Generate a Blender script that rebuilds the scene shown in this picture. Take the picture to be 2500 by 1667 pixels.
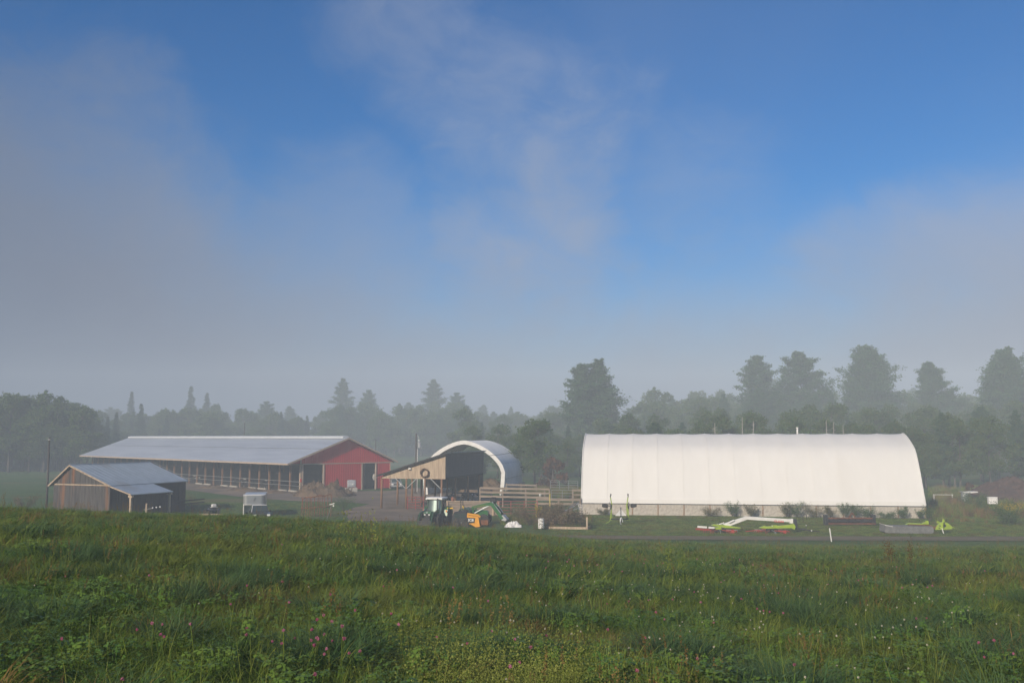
import bpy, bmesh, math, random
import numpy as np
from mathutils import Vector, Matrix, noise as mnoise

for o in list(bpy.data.objects):
    bpy.data.objects.remove(o, do_unlink=True)
S = bpy.context.scene
C = S.collection
R = math.radians
random.seed(7)
rng = np.random.default_rng(11)

# ------------------------------------------------------------------ camera
EYE = 9.3                                   # camera height above the farmyard
F, CX, CY, YH = 2400.0, 1250.0, 833.5, 1066.5
PITCH = math.atan((YH - CY) / F)
cam_d = bpy.data.cameras.new('camera')
cam = bpy.data.objects.new('camera', cam_d); C.objects.link(cam)
cam_d.sensor_width = 36.0
cam_d.lens = 36.0 * F / 2500.0
cam_d.clip_end = 3000
cam_d.clip_start = 0.1
cam.location = (0, 0, EYE)
cam.rotation_euler = (R(90) + PITCH, 0, 0)
S.camera = cam

# ------------------------------------------------------------------ light and sky
SUN_AZ, SUN_EL = R(212), R(25)              # azimuth clockwise from +Y: behind the camera, to its left
sd = Vector((math.sin(SUN_AZ) * math.cos(SUN_EL), math.cos(SUN_AZ) * math.cos(SUN_EL), math.sin(SUN_EL)))
sun_d = bpy.data.lights.new('sun', 'SUN')
sun_d.energy = 5.0
sun_d.angle = R(0.6)
sun_d.color = (1.0, 0.88, 0.70)
sun = bpy.data.objects.new('sun', sun_d); C.objects.link(sun)
sun.rotation_euler = (-sd).to_track_quat('-Z', 'Y').to_euler()
sun.location = (-60, -60, 60)

W = bpy.data.worlds.new('World'); S.world = W
W.use_nodes = True
nt = W.node_tree; nt.nodes.clear()

class NB:
    """small node builder"""
    def __init__(s, nt): s.nt = nt
    def n(s, t, **k):
        x = s.nt.nodes.new(t)
        for a, b in k.items(): setattr(x, a, b)
        return x
    def put(s, sock, v):
        if hasattr(v, 'is_output'): s.nt.links.new(v, sock)
        else: sock.default_value = v
    def m(s, op, a, b=0.0, c=None, clamp=False):
        x = s.n('ShaderNodeMath', operation=op, use_clamp=clamp)
        s.put(x.inputs[0], a); s.put(x.inputs[1], b)
        if c is not None: s.put(x.inputs[2], c)
        return x.outputs[0]
    def step(s, v, lo, hi, a=0.0, b=1.0):
        x = s.n('ShaderNodeMapRange', interpolation_type='SMOOTHSTEP')
        s.put(x.inputs[0], v); s.put(x.inputs[1], lo); s.put(x.inputs[2], hi)
        s.put(x.inputs[3], a); s.put(x.inputs[4], b)
        return x.outputs[0]
    def noise(s, vec, scale, detail=4, rough=.55, dist=0.0):
        x = s.n('ShaderNodeTexNoise')
        if vec is not None: s.put(x.inputs['Vector'], vec)
        s.put(x.inputs['Scale'], scale); x.inputs['Detail'].default_value = detail
        x.inputs['Roughness'].default_value = rough; x.inputs['Distortion'].default_value = dist
        return x.outputs['Fac']
    def mix(s, f, a, b):
        x = s.n('ShaderNodeMix', data_type='RGBA')
        s.put(x.inputs[0], f); s.put(x.inputs[6], a); s.put(x.inputs[7], b)
        return x.outputs[2]
    def mapping(s, vec, scale=(1, 1, 1), loc=(0, 0, 0)):
        x = s.n('ShaderNodeMapping'); s.put(x.inputs[0], vec)
        x.inputs['Scale'].default_value = scale; x.inputs['Location'].default_value = loc
        return x.outputs[0]

b = NB(nt)
sky = b.n('ShaderNodeTexSky', sky_type='NISHITA')
sky.sun_disc = False
sky.sun_elevation = SUN_EL
sky.sun_rotation = SUN_AZ
sky.altitude = 200; sky.air_density = 1.0; sky.dust_density = 0.3; sky.ozone_density = 6.0
hs = b.n('ShaderNodeHueSaturation'); hs.inputs['Saturation'].default_value = 1.42; hs.inputs['Hue'].default_value = .503; nt.links.new(sky.outputs[0], hs.inputs['Color'])
bg1 = b.n('ShaderNodeBackground'); nt.links.new(hs.outputs[0], bg1.inputs[0]); bg1.inputs[1].default_value = 0.092
tc = b.n('ShaderNodeTexCoord').outputs['Generated']
sx = b.n('ShaderNodeSeparateXYZ'); nt.links.new(tc, sx.inputs[0])
x_, y_, z_ = sx.outputs
n1 = b.m('MULTIPLY', b.m('SUBTRACT', b.noise(b.mapping(tc, (1, 1, 1.7)), 3.4, 7, .56, .5), .5), 2.4)
n2 = b.m('MULTIPLY', b.m('SUBTRACT', b.noise(b.mapping(tc, (1, 1, 1.2), (3, 1, 2)), 6.5, 7, .6, .8), .5), 2.4)
n3 = b.m('MULTIPLY', b.m('SUBTRACT', b.noise(b.mapping(tc, (1, 1, 1), (7, 2, 5)), 2.0, 4, .5, .3), .5), 2.4)
# fog bank: lies deep at the left, dips in the middle, rises again at the right
ax = b.m('SUBTRACT', x_, 0.07)
top = b.m('MULTIPLY_ADD', b.m('MULTIPLY', ax, ax), 0.50, 0.085)
wz = b.m('ADD', z_, b.m('MULTIPLY', n1, .055))
wz = b.m('ADD', wz, b.m('MULTIPLY', n2, .018))
n5 = b.m('MULTIPLY', b.m('SUBTRACT', b.noise(b.mapping(tc, (1, 1, 2.0), (4, 5, 9)), 14, 6, .6, 1.0), .5), 2.4)
wz = b.m('ADD', wz, b.m('MULTIPLY', n5, .010))
bank = b.step(b.m('SUBTRACT', wz, top), -0.07, 0.13, 1.0, 0.0)
n4 = b.m('MULTIPLY', b.m('SUBTRACT', b.noise(b.mapping(tc, (1, 1, 1.5), (1, 5, 2)), 17, 6, .6, 1.2), .5), 2.4)
# wisps drifting above it
def wisp(cx, cz, rx, rz, amp):
    dx = b.m('DIVIDE', b.m('SUBTRACT', x_, cx), rx); dz = b.m('DIVIDE', b.m('SUBTRACT', z_, cz), rz)
    d = b.m('ADD', b.m('MULTIPLY', dx, dx), b.m('MULTIPLY', dz, dz))
    d = b.m('ADD', d, b.m('MULTIPLY', n2, .8))
    d = b.m('ADD', d, b.m('MULTIPLY', n1, .5))
    d = b.m('ADD', d, b.m('MULTIPLY', n4, .42))
    return b.step(d, -.4, 1.35, amp, 0.0)
ws = wisp(0.03, .24, .13, .15, .70)
for args in ((-.40, .22, .15, .15, .62), (-.10, .39, .09, .08, .45), (-.02, .33, .10, .09, .50), (.15, .24, .12, .08, .30), (-.16, .20, .12, .10, .35), (.42, .17, .16, .07, .5)):
    ws = b.m('MAXIMUM', ws, wisp(*args))
veil = b.step(n3, -.6, .8, 0.0, 0.16)
mask = b.m('SUBTRACT', 1.0, b.m('MULTIPLY', b.m('SUBTRACT', 1.0, b.m('MULTIPLY', bank, .96)), b.m('SUBTRACT', 1.0, ws)))
mask = b.m('ADD', mask, b.m('MULTIPLY', b.m('SUBTRACT', 1.0, mask), veil), clamp=True)
fogc = b.mix(b.step(z_, 0.02, .30), (.196, .222, .305, 1), (.34, .38, .49, 1))
fogc = b.mix(b.step(b.m('ADD', x_, b.m('MULTIPLY', n1, .06)), -.50, -.02, .75, 0.0), fogc, (.090, .125, .20, 1))
fogc = b.mix(b.step(n1, -.3, .7, 0.0, .25), fogc, (.19, .22, .27, 1))
bg2 = b.n('ShaderNodeBackground'); nt.links.new(fogc, bg2.inputs[0]); bg2.inputs[1].default_value = 1.0
mx = b.n('ShaderNodeMixShader'); nt.links.new(mask, mx.inputs[0])
nt.links.new(bg1.outputs[0], mx.inputs[1]); nt.links.new(bg2.outputs[0], mx.inputs[2])
wo = b.n('ShaderNodeOutputWorld'); nt.links.new(mx.outputs[0], wo.inputs[0])

S.view_settings.view_transform = 'Standard'
S.view_settings.look = 'None'
S.view_settings.exposure = 0.13
S.view_settings.gamma = 1.0
S.view_settings.use_curve_mapping = False

# ------------------------------------------------------------------ photo geometry helpers
_c, _s = math.cos(PITCH), math.sin(PITCH)
def slopes(px, py):
    u = -(py - CY) / F
    Y = _c - u * _s; Z = _s + u * _c
    return (px - CX) / F / Y, Z / Y
def at(px, py, D):
    a, e = slopes(px, py)
    return Vector((a * D, D, EYE + e * D))
def ground(px, py, z=0.0):
    a, e = slopes(px, py)
    D = (z - EYE) / e
    return Vector((a * D, D, z))
def gpx(px, D, z=0.0):
    """point at height z and depth D seen at column px"""
    py = CY
    for _ in range(6):
        a, e = slopes(px, py); py += (EYE + e * D - z) / D * F
    return at(px, py, D)

# ------------------------------------------------------------------ objects
def tag(o, label=None, cat=None, group=None, kind=None):
    if label: o['label'] = label
    if cat: o['category'] = cat
    if group: o['group'] = group
    if kind: o['kind'] = kind
    return o
def thing(name, label, cat, loc=(0, 0, 0), rz=0.0, group=None, scale=1.0):
    o = bpy.data.objects.new(name, None); C.objects.link(o)
    o.location = loc; o.rotation_euler = (0, 0, rz); o.scale = (scale,) * 3
    o.empty_display_size = .3
    return tag(o, label, cat, group)
def mw(t):
    return Matrix.Translation(t.location) @ Matrix.Rotation(t.rotation_euler.z, 4, 'Z') @ Matrix.Scale(t.scale.x, 4)
def dup(root, loc=None, rz=None, label=None, scale=None):
    r = root.copy(); C.objects.link(r)
    if loc is not None: r.location = loc
    if rz is not None: r.rotation_euler = (0, 0, rz)
    if scale is not None: r.scale = (scale,) * 3
    if label: r['label'] = label
    for ch in list(root.children):
        c = ch.copy(); C.objects.link(c); c.parent = r
        for g in list(ch.children):
            d = g.copy(); C.objects.link(d); d.parent = c
    return r
def link(name, me, parent=None, loc=None, **k):
    o = bpy.data.objects.new(name, me); C.objects.link(o)
    if parent is not None: o.parent = parent
    if loc is not None: o.location = loc
    return tag(o, **k)

class MB:
    def __init__(s): s.v = []; s.f = []; s.off = Vector((0, 0, 0))
    def add(s, vs, fs):
        n = len(s.v); s.v += [tuple(Vector(p)) for p in vs]; s.f += [tuple(n + i for i in f) for f in fs]; return s
    def box(s, x0, x1, y0, y1, z0, z1):
        return s.add([(x0, y0, z0), (x1, y0, z0), (x1, y1, z0), (x0, y1, z0), (x0, y0, z1), (x1, y0, z1), (x1, y1, z1), (x0, y1, z1)],
                     [(0, 3, 2, 1), (4, 5, 6, 7), (0, 1, 5, 4), (1, 2, 6, 5), (2, 3, 7, 6), (3, 0, 4, 7)])
    def cbox(s, c, d, ch=.12):
        """box with chamfered vertical+top edges, centre c, size d"""
        x, y, z = c; a, bb, h = d[0] / 2, d[1] / 2, d[2] / 2
        k = min(a, bb, h) * ch * 2
        lv = []
        for zz, i in ((-h, k), (-h + k, 0), (h - k, 0), (h, k)):
            A, B = a - i, bb - i
            q = k if i == 0 else k * .5
            lv.append([(x + sx * A - sx * (q if t else 0), y + sy * B - sy * (0 if t else q), z + zz)
                       for sx, sy, t in ((-1, -1, 0), (-1, -1, 1), (1, -1, 1), (1, -1, 0), (1, 1, 0), (1, 1, 1), (-1, 1, 1), (-1, 1, 0))])
        vs = sum(lv, []); fs = []
        for j in range(3):
            for i in range(8):
                fs.append((j * 8 + i, j * 8 + (i + 1) % 8, j * 8 + 8 + (i + 1) % 8, j * 8 + 8 + i))
        fs.append(tuple(range(7, -1, -1))); fs.append(tuple(range(24, 32)))
        return s.add(vs, fs)
    def beam(s, p, q, w, h, up=(0, 0, 1)):
        p, q = Vector(p), Vector(q); d = (q - p).normalized(); u = Vector(up)
        if abs(d.dot(u)) > .98: u = Vector((0, 1, 0))
        r = d.cross(u).normalized() * (w / 2); t = r.cross(d).normalized() * (h / 2)
        vs = [a + i * r + j * t for a in (p, q) for i, j in ((-1, -1), (1, -1), (1, 1), (-1, 1))]
        return s.add(vs, [(0, 1, 2, 3), (7, 6, 5, 4), (0, 4, 5, 1), (1, 5, 6, 2), (2, 6, 7, 3), (3, 7, 4, 0)])
    def tube(s, pts, r, n=6, cap=True):
        pts = [Vector(p) for p in pts]
        rs = r if isinstance(r, (list, tuple)) else [r] * len(pts)
        vs = []; m = len(pts); pu = None
        for i, p in enumerate(pts):
            d = (pts[min(i + 1, m - 1)] - pts[max(i - 1, 0)]).normalized()
            if pu is None:
                u = d.orthogonal().normalized()
            else:
                u = (pu - d * pu.dot(d)).normalized()
            pu = u; w = d.cross(u)
            for k in range(n):
                a = 2 * math.pi * k / n
                vs.append(p + rs[i] * (math.cos(a) * u + math.sin(a) * w))
        fs = [(i * n + k, i * n + (k + 1) % n, i * n + n + (k + 1) % n, i * n + n + k) for i in range(m - 1) for k in range(n)]
        if cap: fs += [tuple(range(n - 1, -1, -1)), tuple((m - 1) * n + k for k in range(n))]
        return s.add(vs, fs)
    def lathe(s, c, axis, prof, n=16, closed=False):
        """prof: (radius, along) pairs round an axis through c"""
        c = Vector(c); ax = Vector(axis).normalized(); u = ax.orthogonal().normalized(); w = ax.cross(u)
        vs = []; m = len(prof)
        for r, h in prof:
            for k in range(n):
                a = 2 * math.pi * k / n
                vs.append(c + ax * h + r * (math.cos(a) * u + math.sin(a) * w))
        fs = [(i * n + k, i * n + (k + 1) % n, i * n + n + (k + 1) % n, i * n + n + k) for i in range(m - 1) for k in range(n)]
        if closed: fs += [((m - 1) * n + k, (m - 1) * n + (k + 1) % n, (k + 1) % n, k) for k in range(n)]
        else: fs += [tuple(range(n - 1, -1, -1)), tuple((m - 1) * n + k for k in range(n))]
        return s.add(vs, fs)
    def prism(s, poly, d0, d1, plane='xz'):
        """polygon in a plane extruded along the third axis from d0 to d1"""
        def P(a, bb, d):
            return (a, d, bb) if plane == 'xz' else ((d, a, bb) if plane == 'yz' else (a, bb, d))
        n = len(poly)
        vs = [P(a, bb, d0) for a, bb in poly] + [P(a, bb, d1) for a, bb in poly]
        fs = [tuple(range(n)), tuple(range(2 * n - 1, n - 1, -1))] + [(i, n + i, n + (i + 1) % n, (i + 1) % n) for i in range(n)]
        return s.add(vs, fs)
    def sphere(s, c, r, n=8, m=6, jit=0.0):
        c = Vector(c); rr = r if hasattr(r, '__len__') else (r, r, r)
        vs = [c + Vector((0, 0, -rr[2]))]
        for i in range(1, m):
            t = -math.pi / 2 + math.pi * i / m
            for k in range(n):
                a = 2 * math.pi * k / n; q = 1 + random.uniform(-jit, jit)
                vs.append(c + Vector((rr[0] * math.cos(t) * math.cos(a), rr[1] * math.cos(t) * math.sin(a), rr[2] * math.sin(t))) * q)
        vs.append(c + Vector((0, 0, rr[2]))); L = len(vs) - 1
        fs = [(0, 1 + (k + 1) % n, 1 + k) for k in range(n)]
        for i in range(m - 2):
            for k in range(n):
                fs.append((1 + i * n + k, 1 + i * n + (k + 1) % n, 1 + i * n + n + (k + 1) % n, 1 + i * n + n + k))
        fs += [(L, 1 + (m - 2) * n + k, 1 + (m - 2) * n + (k + 1) % n) for k in range(n)]
        return s.add(vs, fs)
    def mesh(s, name, mat, smooth=False, fix=True):
        me = bpy.data.meshes.new(name)
        me.from_pydata(s.v, [], s.f)
        if fix:
            bm = bmesh.new(); bm.from_mesh(me); bmesh.ops.recalc_face_normals(bm, faces=bm.faces); bm.to_mesh(me); bm.free()
        if smooth:
            me.polygons.foreach_set('use_smooth', [True] * len(me.polygons))
        me.materials.append(mat)
        return me
    def build(s, name, mat, parent=None, smooth=False, loc=None, **k):
        return link(name, s.mesh(name, mat, smooth), parent, loc, **k)

# ------------------------------------------------------------------ materials
def mat(name, c1, c2=None, scale=3.0, rough=.7, metal=0.0, bump=0.0, stretch=(1, 1, 1), c3=None, lo=.35, hi=.65, detail=5, spec=.3, bscale=None, coat=0.0):
    m = bpy.data.materials.new(name); m.use_nodes = True
    t = m.node_tree; p = t.nodes['Principled BSDF']; q = NB(t)
    p.inputs['Roughness'].default_value = rough; p.inputs['Metallic'].default_value = metal
    p.inputs['Specular IOR Level'].default_value = spec
    if coat: p.inputs['Coat Weight'].default_value = coat; p.inputs['Coat Roughness'].default_value = .15
    col = (*c1, 1)
    if c2 is not None or bump:
        co = q.mapping(q.n('ShaderNodeTexCoord').outputs['Object'], stretch)
        if c2 is not None:
            f = q.step(q.noise(co, scale, detail, .6), lo, hi)
            col = q.mix(f, (*c1, 1), (*c2, 1))
            if c3 is not None:
                f2 = q.step(q.noise(co, scale * .31, 3, .6), .52, .68)
                col = q.mix(f2, col, (*c3, 1))
        if bump:
            bn = q.n('ShaderNodeBump'); bn.inputs['Strength'].default_value = bump; bn.inputs['Distance'].default_value = .05
            t.links.new(q.noise(co, bscale or scale * 4, 6, .65), bn.inputs['Height'])
            t.links.new(bn.outputs[0], p.inputs['Normal'])
    q.put(p.inputs['Base Color'], col)
    return m
def leafmat(name, cols, trans=.3, rough=.6, patch=None, pscale=.08, rnd=True, spec=.15):
    """foliage: colour varies per instance and with position; some light passes through"""
    m = bpy.data.materials.new(name); m.use_nodes = True
    t = m.node_tree; p = t.nodes['Principled BSDF']; q = NB(t)
    p.inputs['Roughness'].default_value = rough; p.inputs['Specular IOR Level'].default_value = spec
    if rnd: f = q.n('ShaderNodeObjectInfo').outputs['Random']
    else: f = q.step(q.noise(q.n('ShaderNodeTexCoord').outputs['Object'], .55, 4, .6), .3, .7)
    col = q.mix(f, (*cols[0], 1), (*cols[1], 1))
    fine = q.noise(q.n('ShaderNodeNewGeometry').outputs['Position'], 2.1 if not rnd else 3.0, 3, .6)
    if len(cols) > 2: col = q.mix(q.step(fine, .45, .68), col, (*cols[2], 1))
    if patch is not None:
        pn = q.noise(q.n('ShaderNodeNewGeometry').outputs['Position'], pscale, 5, .62)
        col = q.mix(q.step(pn, .53, .66), col, (*patch, 1))
    q.put(p.inputs['Base Color'], col)
    tr = q.n('ShaderNodeBsdfTranslucent'); q.put(tr.inputs[0], col)
    mxs = q.n('ShaderNodeMixShader'); mxs.inputs[0].default_value = trans
    t.links.new(p.outputs[0], mxs.inputs[1]); t.links.new(tr.outputs[0], mxs.inputs[2])
    t.links.new(mxs.outputs[0], t.nodes['Material Output'].inputs[0])
    return m

M = {}
M['metal_roof'] = mat('metal_roof', (.52, .55, .60), (.45, .48, .53), .6, .42, .35, .05, (1, .12, 1), spec=.5)
M['old_roof'] = mat('old_roof', (.37, .42, .47), (.31, .36, .40), .8, .45, .25, .1, (1, 1, 1), c3=(.30, .32, .33), spec=.5)
M['ridge_white'] = mat('ridge_white', (.47, .49, .52), (.42, .44, .47), 1.0, .5)
M['red_steel'] = mat('red_steel', (.46, .020, .026), (.40, .018, .024), .7, .45, 0, .03, (1, 1, .25), spec=.5)
M['trim'] = mat('trim', (.42, .33, .26), (.36, .28, .22), 2)
M['post_wood'] = mat('post_wood', (.24, .13, .07), (.17, .095, .055), 1.5, .85, 0, .3, (6, 6, .6))
M['grey_wood'] = mat('grey_wood', (.092, .084, .080), (.050, .047, .047), 1.3, .9, 0, .5, (2.6, 2.6, .22), c3=(.17, .085, .045))
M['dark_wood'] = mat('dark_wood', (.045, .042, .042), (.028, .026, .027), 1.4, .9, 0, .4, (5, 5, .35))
M['pale_wood'] = mat('pale_wood', (.46, .36, .26), (.33, .25, .18), 1.6, .85, 0, .3, (4, 4, .35), c3=(.28, .20, .14))
M['fence_wood'] = mat('fence_wood', (.27, .21, .165), (.17, .135, .105), 1.4, .85, 0, .3, (.4, .4, 4))
M['shade_wood'] = mat('shade_wood', (.10, .10, .108), (.07, .07, .076), 1.5, .85, 0, .3, (1, 3, .35))  # dark blue-grey wood: the shade of the shelter side is put into its colour
M['fabric'] = mat('fabric', (.665, .648, .627), (.645, .628, .607), .55, .55, 0, .02, (1.6, 1, .16), c3=(.635, .615, .59), spec=.3)
M['hoop_fabric'] = mat('hoop_fabric', (.74, .74, .73), (.66, .66, .65), .5, .5)
M['white_metal'] = mat('white_metal', (.70, .69, .67), (.62, .60, .58), 1.5, .45)
M['galv'] = mat('galv', (.42, .43, .44), (.34, .35, .36), 2.5, .4, .6)
M['dark_metal'] = mat('dark_metal', (.045, .047, .05), (.03, .03, .033), 4, .5, .3)
M['rust'] = mat('rust', (.20, .075, .035), (.11, .05, .03), 3, .9, 0, .3)
M['red_pipe'] = mat('red_pipe', (.30, .06, .05), (.21, .045, .04), 2, .6)
M['panel'] = mat('panel', (.46, .42, .37), (.335, .30, .262), 3.4, .9, 0, .5, (1, 1, 1.2), c3=(.42, .355, .29), detail=8, lo=.40, hi=.66)
M['concrete'] = mat('concrete', (.36, .335, .30), (.28, .265, .24), 1.5, .9, 0, .3)
M['green_paint'] = mat('green_paint', (.020, .12, .030), (.016, .10, .026), 2, .35, coat=.3)
M['dark_green'] = mat('dark_green', (.018, .060, .028), (.014, .05, .024), 2, .35, coat=.3)
M['yellow_paint'] = mat('yellow_paint', (.72, .45, .02), (.62, .38, .02), 2, .4, coat=.2)
M['orange_yellow'] = mat('orange_yellow', (.74, .33, .015), (.66, .29, .015), 2, .38, coat=.3)
M['lime'] = mat('lime', (.31, .43, .03), (.25, .34, .03), 2, .42, coat=.2)
M['rake_red'] = mat('rake_red', (.38, .05, .03), (.30, .04, .03), 3, .5)
M['rubber'] = mat('rubber', (.030, .029, .028), (.045, .040, .035), 5, .9)
M['glass'] = mat('glass', (.03, .045, .045), None, rough=.06, spec=.9)
M['light_glass'] = mat('light_glass', (.75, .75, .72), None, rough=.15, spec=.8)
M['amber'] = mat('amber', (.75, .22, .02), None, rough=.3)
M['black'] = mat('black', (.018, .018, .02), (.03, .03, .03), 4, .6)
M['letter_white'] = mat('letter_white', (.8, .8, .8), None, rough=.5)
M['letter_red'] = mat('letter_red', (.55, .03, .03), None, rough=.5)
M['tarp'] = mat('tarp', (.72, .70, .68), (.60, .58, .57), 3, .5, 0, .3)
M['canvas'] = mat('canvas', (.17, .17, .165), (.12, .12, .12), 3, .65, 0, .3)
M['bark'] = mat('bark', (.11, .095, .08), (.07, .06, .05), 1.2, .95, 0, .4, (3, 3, .5))
M['dead_wood'] = mat('dead_wood', (.40, .37, .34), (.30, .27, .25), 1.2, .95)
M['straw'] = mat('straw', (.155, .105, .064), (.095, .066, .043), 2.2, .95, 0, .6, c3=(.085, .062, .045))
M['dung'] = mat('dung', (.085, .05, .04), (.05, .033, .03), 1.5, .95, 0, .6)
M['cow_black'] = mat('cow_black', (.025, .022, .02), (.66, .63, .60), .9, .7, lo=.555, hi=.575, detail=2)
M['silver'] = mat('silver', (.56, .57, .58), (.50, .51, .52), 1.0, .3, .7, spec=.5)
M['truck_dark'] = mat('truck_dark', (.035, .04, .05), (.03, .035, .045), 2, .3, coat=.5)
M['truck_silver'] = mat('truck_silver', (.30, .31, .32), (.27, .28, .29), 2, .35, coat=.4)
M['water_plastic'] = mat('water_plastic', (.55, .57, .60), (.48, .50, .53), 2, .4)
M['orange_tank'] = mat('orange_tank', (.24, .09, .05), (.20, .08, .05), 2, .6)
M['vine'] = mat('vine', (.10, .055, .030), (.06, .035, .02), 8, .95)
M['yellow_pipe'] = mat('yellow_pipe', (.50, .40, .08), (.42, .33, .07), 3, .6)
M['tan'] = mat('tan', (.34, .28, .20), (.28, .23, .17), 2, .7)
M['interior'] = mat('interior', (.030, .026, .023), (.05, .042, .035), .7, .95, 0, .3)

M['needles'] = leafmat('needles', [(.034, .100, .040), (.058, .135, .046), (.095, .150, .042)], .35, .7, rnd=False)
M['spruce'] = leafmat('spruce', [(.020, .060, .034), (.032, .075, .036), (.042, .085, .03)], .2, .7, rnd=False)
M['leaves'] = leafmat('leaves', [(.048, .115, .026), (.085, .145, .028), (.13, .145, .03)], .4, .7, rnd=False)
M['leaves_rust'] = leafmat('leaves_rust', [(.11, .05, .022), (.08, .055, .022), (.14, .045, .02)], .25, .7, rnd=False)
M['shrub'] = leafmat('shrub', [(.055, .12, .04), (.085, .15, .045), (.12, .15, .05)], .35, .6, rnd=False)
M['shrub_dull'] = leafmat('shrub_dull', [(.17, .165, .085), (.13, .145, .065), (.22, .165, .085)], .3, .8, rnd=False)
M['goldenrod'] = leafmat('goldenrod', [(.42, .32, .02), (.34, .25, .02)], .2, .8, rnd=False)
M['brush'] = leafmat('brush', [(.16, .115, .070), (.10, .095, .045), (.20, .13, .08)], .15, .9, rnd=False)
# ------------------------------------------------------------------ terrain
def sstep(x, a, b_):
    t = np.clip((x - a) / (b_ - a), 0, 1); return t * t * (3 - 2 * t)
_tp = [-.60, -.45, -.25, -.06, .10, .30, .6]
_wp = [0.0, 0.0, .22, .50, .85, 1.0, 1.0]
def gz(X, Y):
    X = np.asarray(X, float); Y = np.asarray(Y, float)
    t = X / (0.8 * np.maximum(Y, 0) + 10)
    w = np.interp(t, _tp, _wp)
    a = .066 * w; k = np.interp(w, [0, .5, 1], [.00080, .00052, .00028])
    Yc = np.maximum(Y, -20)
    h = EYE - (1.85 + a * Yc + k * Yc * np.abs(Yc))
    d = .3
    h = np.where(h > d, h, np.where(h < -d, 0, (h + d) ** 2 / (4 * d)))
    bump = .05 * np.sin(X * 1.3 + .6 * Y) * np.sin(Y * .9 - .4 * X) + .10 * np.sin(X * .31 + 1.7) * np.sin(Y * .27 + X * .11)
    h = h + bump * np.clip(h, 0, 1) * sstep(Y, 4, 14)
    # wooded hills far behind
    hill = 17 * sstep(Y, 330, 520) * (0.30 + .70 * sstep(X, -30, 120)) * (1 + .16 * np.sin(X * .021 + 1) + .1 * np.sin(X * .053))
    return h + hill

def axis(parts):
    out = []
    for a, b_, st in parts: out += list(np.arange(a, b_, st))
    return np.array(out + [parts[-1][1]])
xs = axis([(-520, -120, 25), (-120, -40, 4), (-40, 44, 1.2), (44, 120, 4), (120, 520, 25)])
ys = axis([(-60, 2, 6), (2, 30, .8), (30, 110, 1.5), (110, 330, 11), (330, 640, 15)])
GX, GY = np.meshgrid(xs, ys)
GZ = gz(GX, GY)
nx, ny = len(xs), len(ys)
me = bpy.data.meshes.new('ground')
idx = np.arange(nx * ny).reshape(ny, nx)
fa = np.stack([idx[:-1, :-1], idx[:-1, 1:], idx[1:, 1:], idx[1:, :-1]], -1).reshape(-1, 4)
me.from_pydata(np.stack([GX, GY, GZ], -1).reshape(-1, 3).tolist(), [], fa.tolist())
me.polygons.foreach_set('use_smooth', [True] * len(me.polygons))
m = bpy.data.materials.new('turf'); m.use_nodes = True
q = NB(m.node_tree); p = m.node_tree.nodes['Principled BSDF']
pos = q.n('ShaderNodeNewGeometry').outputs['Position']
col = q.mix(q.step(q.noise(pos, .09, 6, .62), .38, .62), (.046, .100, .020, 1), (.070, .118, .026, 1))
col = q.mix(q.step(q.noise(pos, 1.4, 6, .7), .45, .7), col, (.034, .066, .016, 1))
col = q.mix(q.step(q.noise(q.mapping(pos, (1, 1.6, 1)), .035, 5, .6), .52, .66), col, (.115, .105, .036, 1))
q.put(p.inputs['Base Color'], col); p.inputs['Roughness'].default_value = .95; p.inputs['Specular IOR Level'].default_value = .1
bn = q.n('ShaderNodeBump'); bn.inputs['Strength'].default_value = .8; bn.inputs['Distance'].default_value = .12
m.node_tree.links.new(q.noise(pos, 5, 6, .7), bn.inputs['Height']); m.node_tree.links.new(bn.outputs[0], p.inputs['Normal'])
me.materials.append(m)
link('ground', me, kind='structure')

def sheet(name, pts, z, mt, kind='structure', cell=2.0, jag=.5):
    """flat sheet over a polygon, its rim wavering a little"""
    pts = [Vector((p[0], p[1])) for p in pts]; rim = []
    for i, p in enumerate(pts):
        r = pts[(i + 1) % len(pts)]; n = max(1, int((r - p).length / cell))
        nrm = Vector((r.y - p.y, p.x - r.x)).normalized()
        for k in range(n):
            c = p.lerp(r, k / n) + nrm * jag * (mnoise.noise(Vector((p.x + k * .55, p.y * 1.3, z))))
            rim.append((c.x, c.y, z))
    bm = bmesh.new(); f = bm.faces.new([bm.verts.new(v) for v in rim])
    bmesh.ops.triangulate(bm, faces=[f])
    me = bpy.data.meshes.new(name); bm.to_mesh(me); bm.free()
    if me.polygons and me.polygons[0].normal.z < 0: me.flip_normals()
    me.materials.append(mt)
    return link(name, me, kind=kind)
M['gravel'] = mat('gravel', (.17, .130, .098), (.12, .090, .066), .25, .95, 0, .5, c3=(.22, .16, .11), bscale=6)
M['lane'] = mat('lane', (.135, .105, .060), (.10, .088, .045), .35, .95, 0, .5, c3=(.080, .105, .030), bscale=7)
gp = lambda *a: [ground(x, y) for x, y in a]
sheet('farmyard', gp((455, 1168), (700, 1187), (735, 1198), (955, 1198), (1010, 1190), (1100, 1195), (1215, 1215), (1150, 1262), (1030, 1272), (850, 1272), (842, 1245), (905, 1230), (840, 1226), (700, 1222), (560, 1210), (450, 1194)), .035, M['gravel'])
sheet('dirt_lane', [(-24, 102.5), (-14, 98), (-6, 95.5), (6, 94.2), (18, 93.6), (34, 93.3), (60, 93.0), (100, 92.6), (100, 88.8), (60, 89.2), (34, 89.5), (18, 90.2), (6, 91.2), (-6, 92.4), (-14, 95), (-26, 99.5)], .07, M['lane'], jag=.35)

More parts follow.
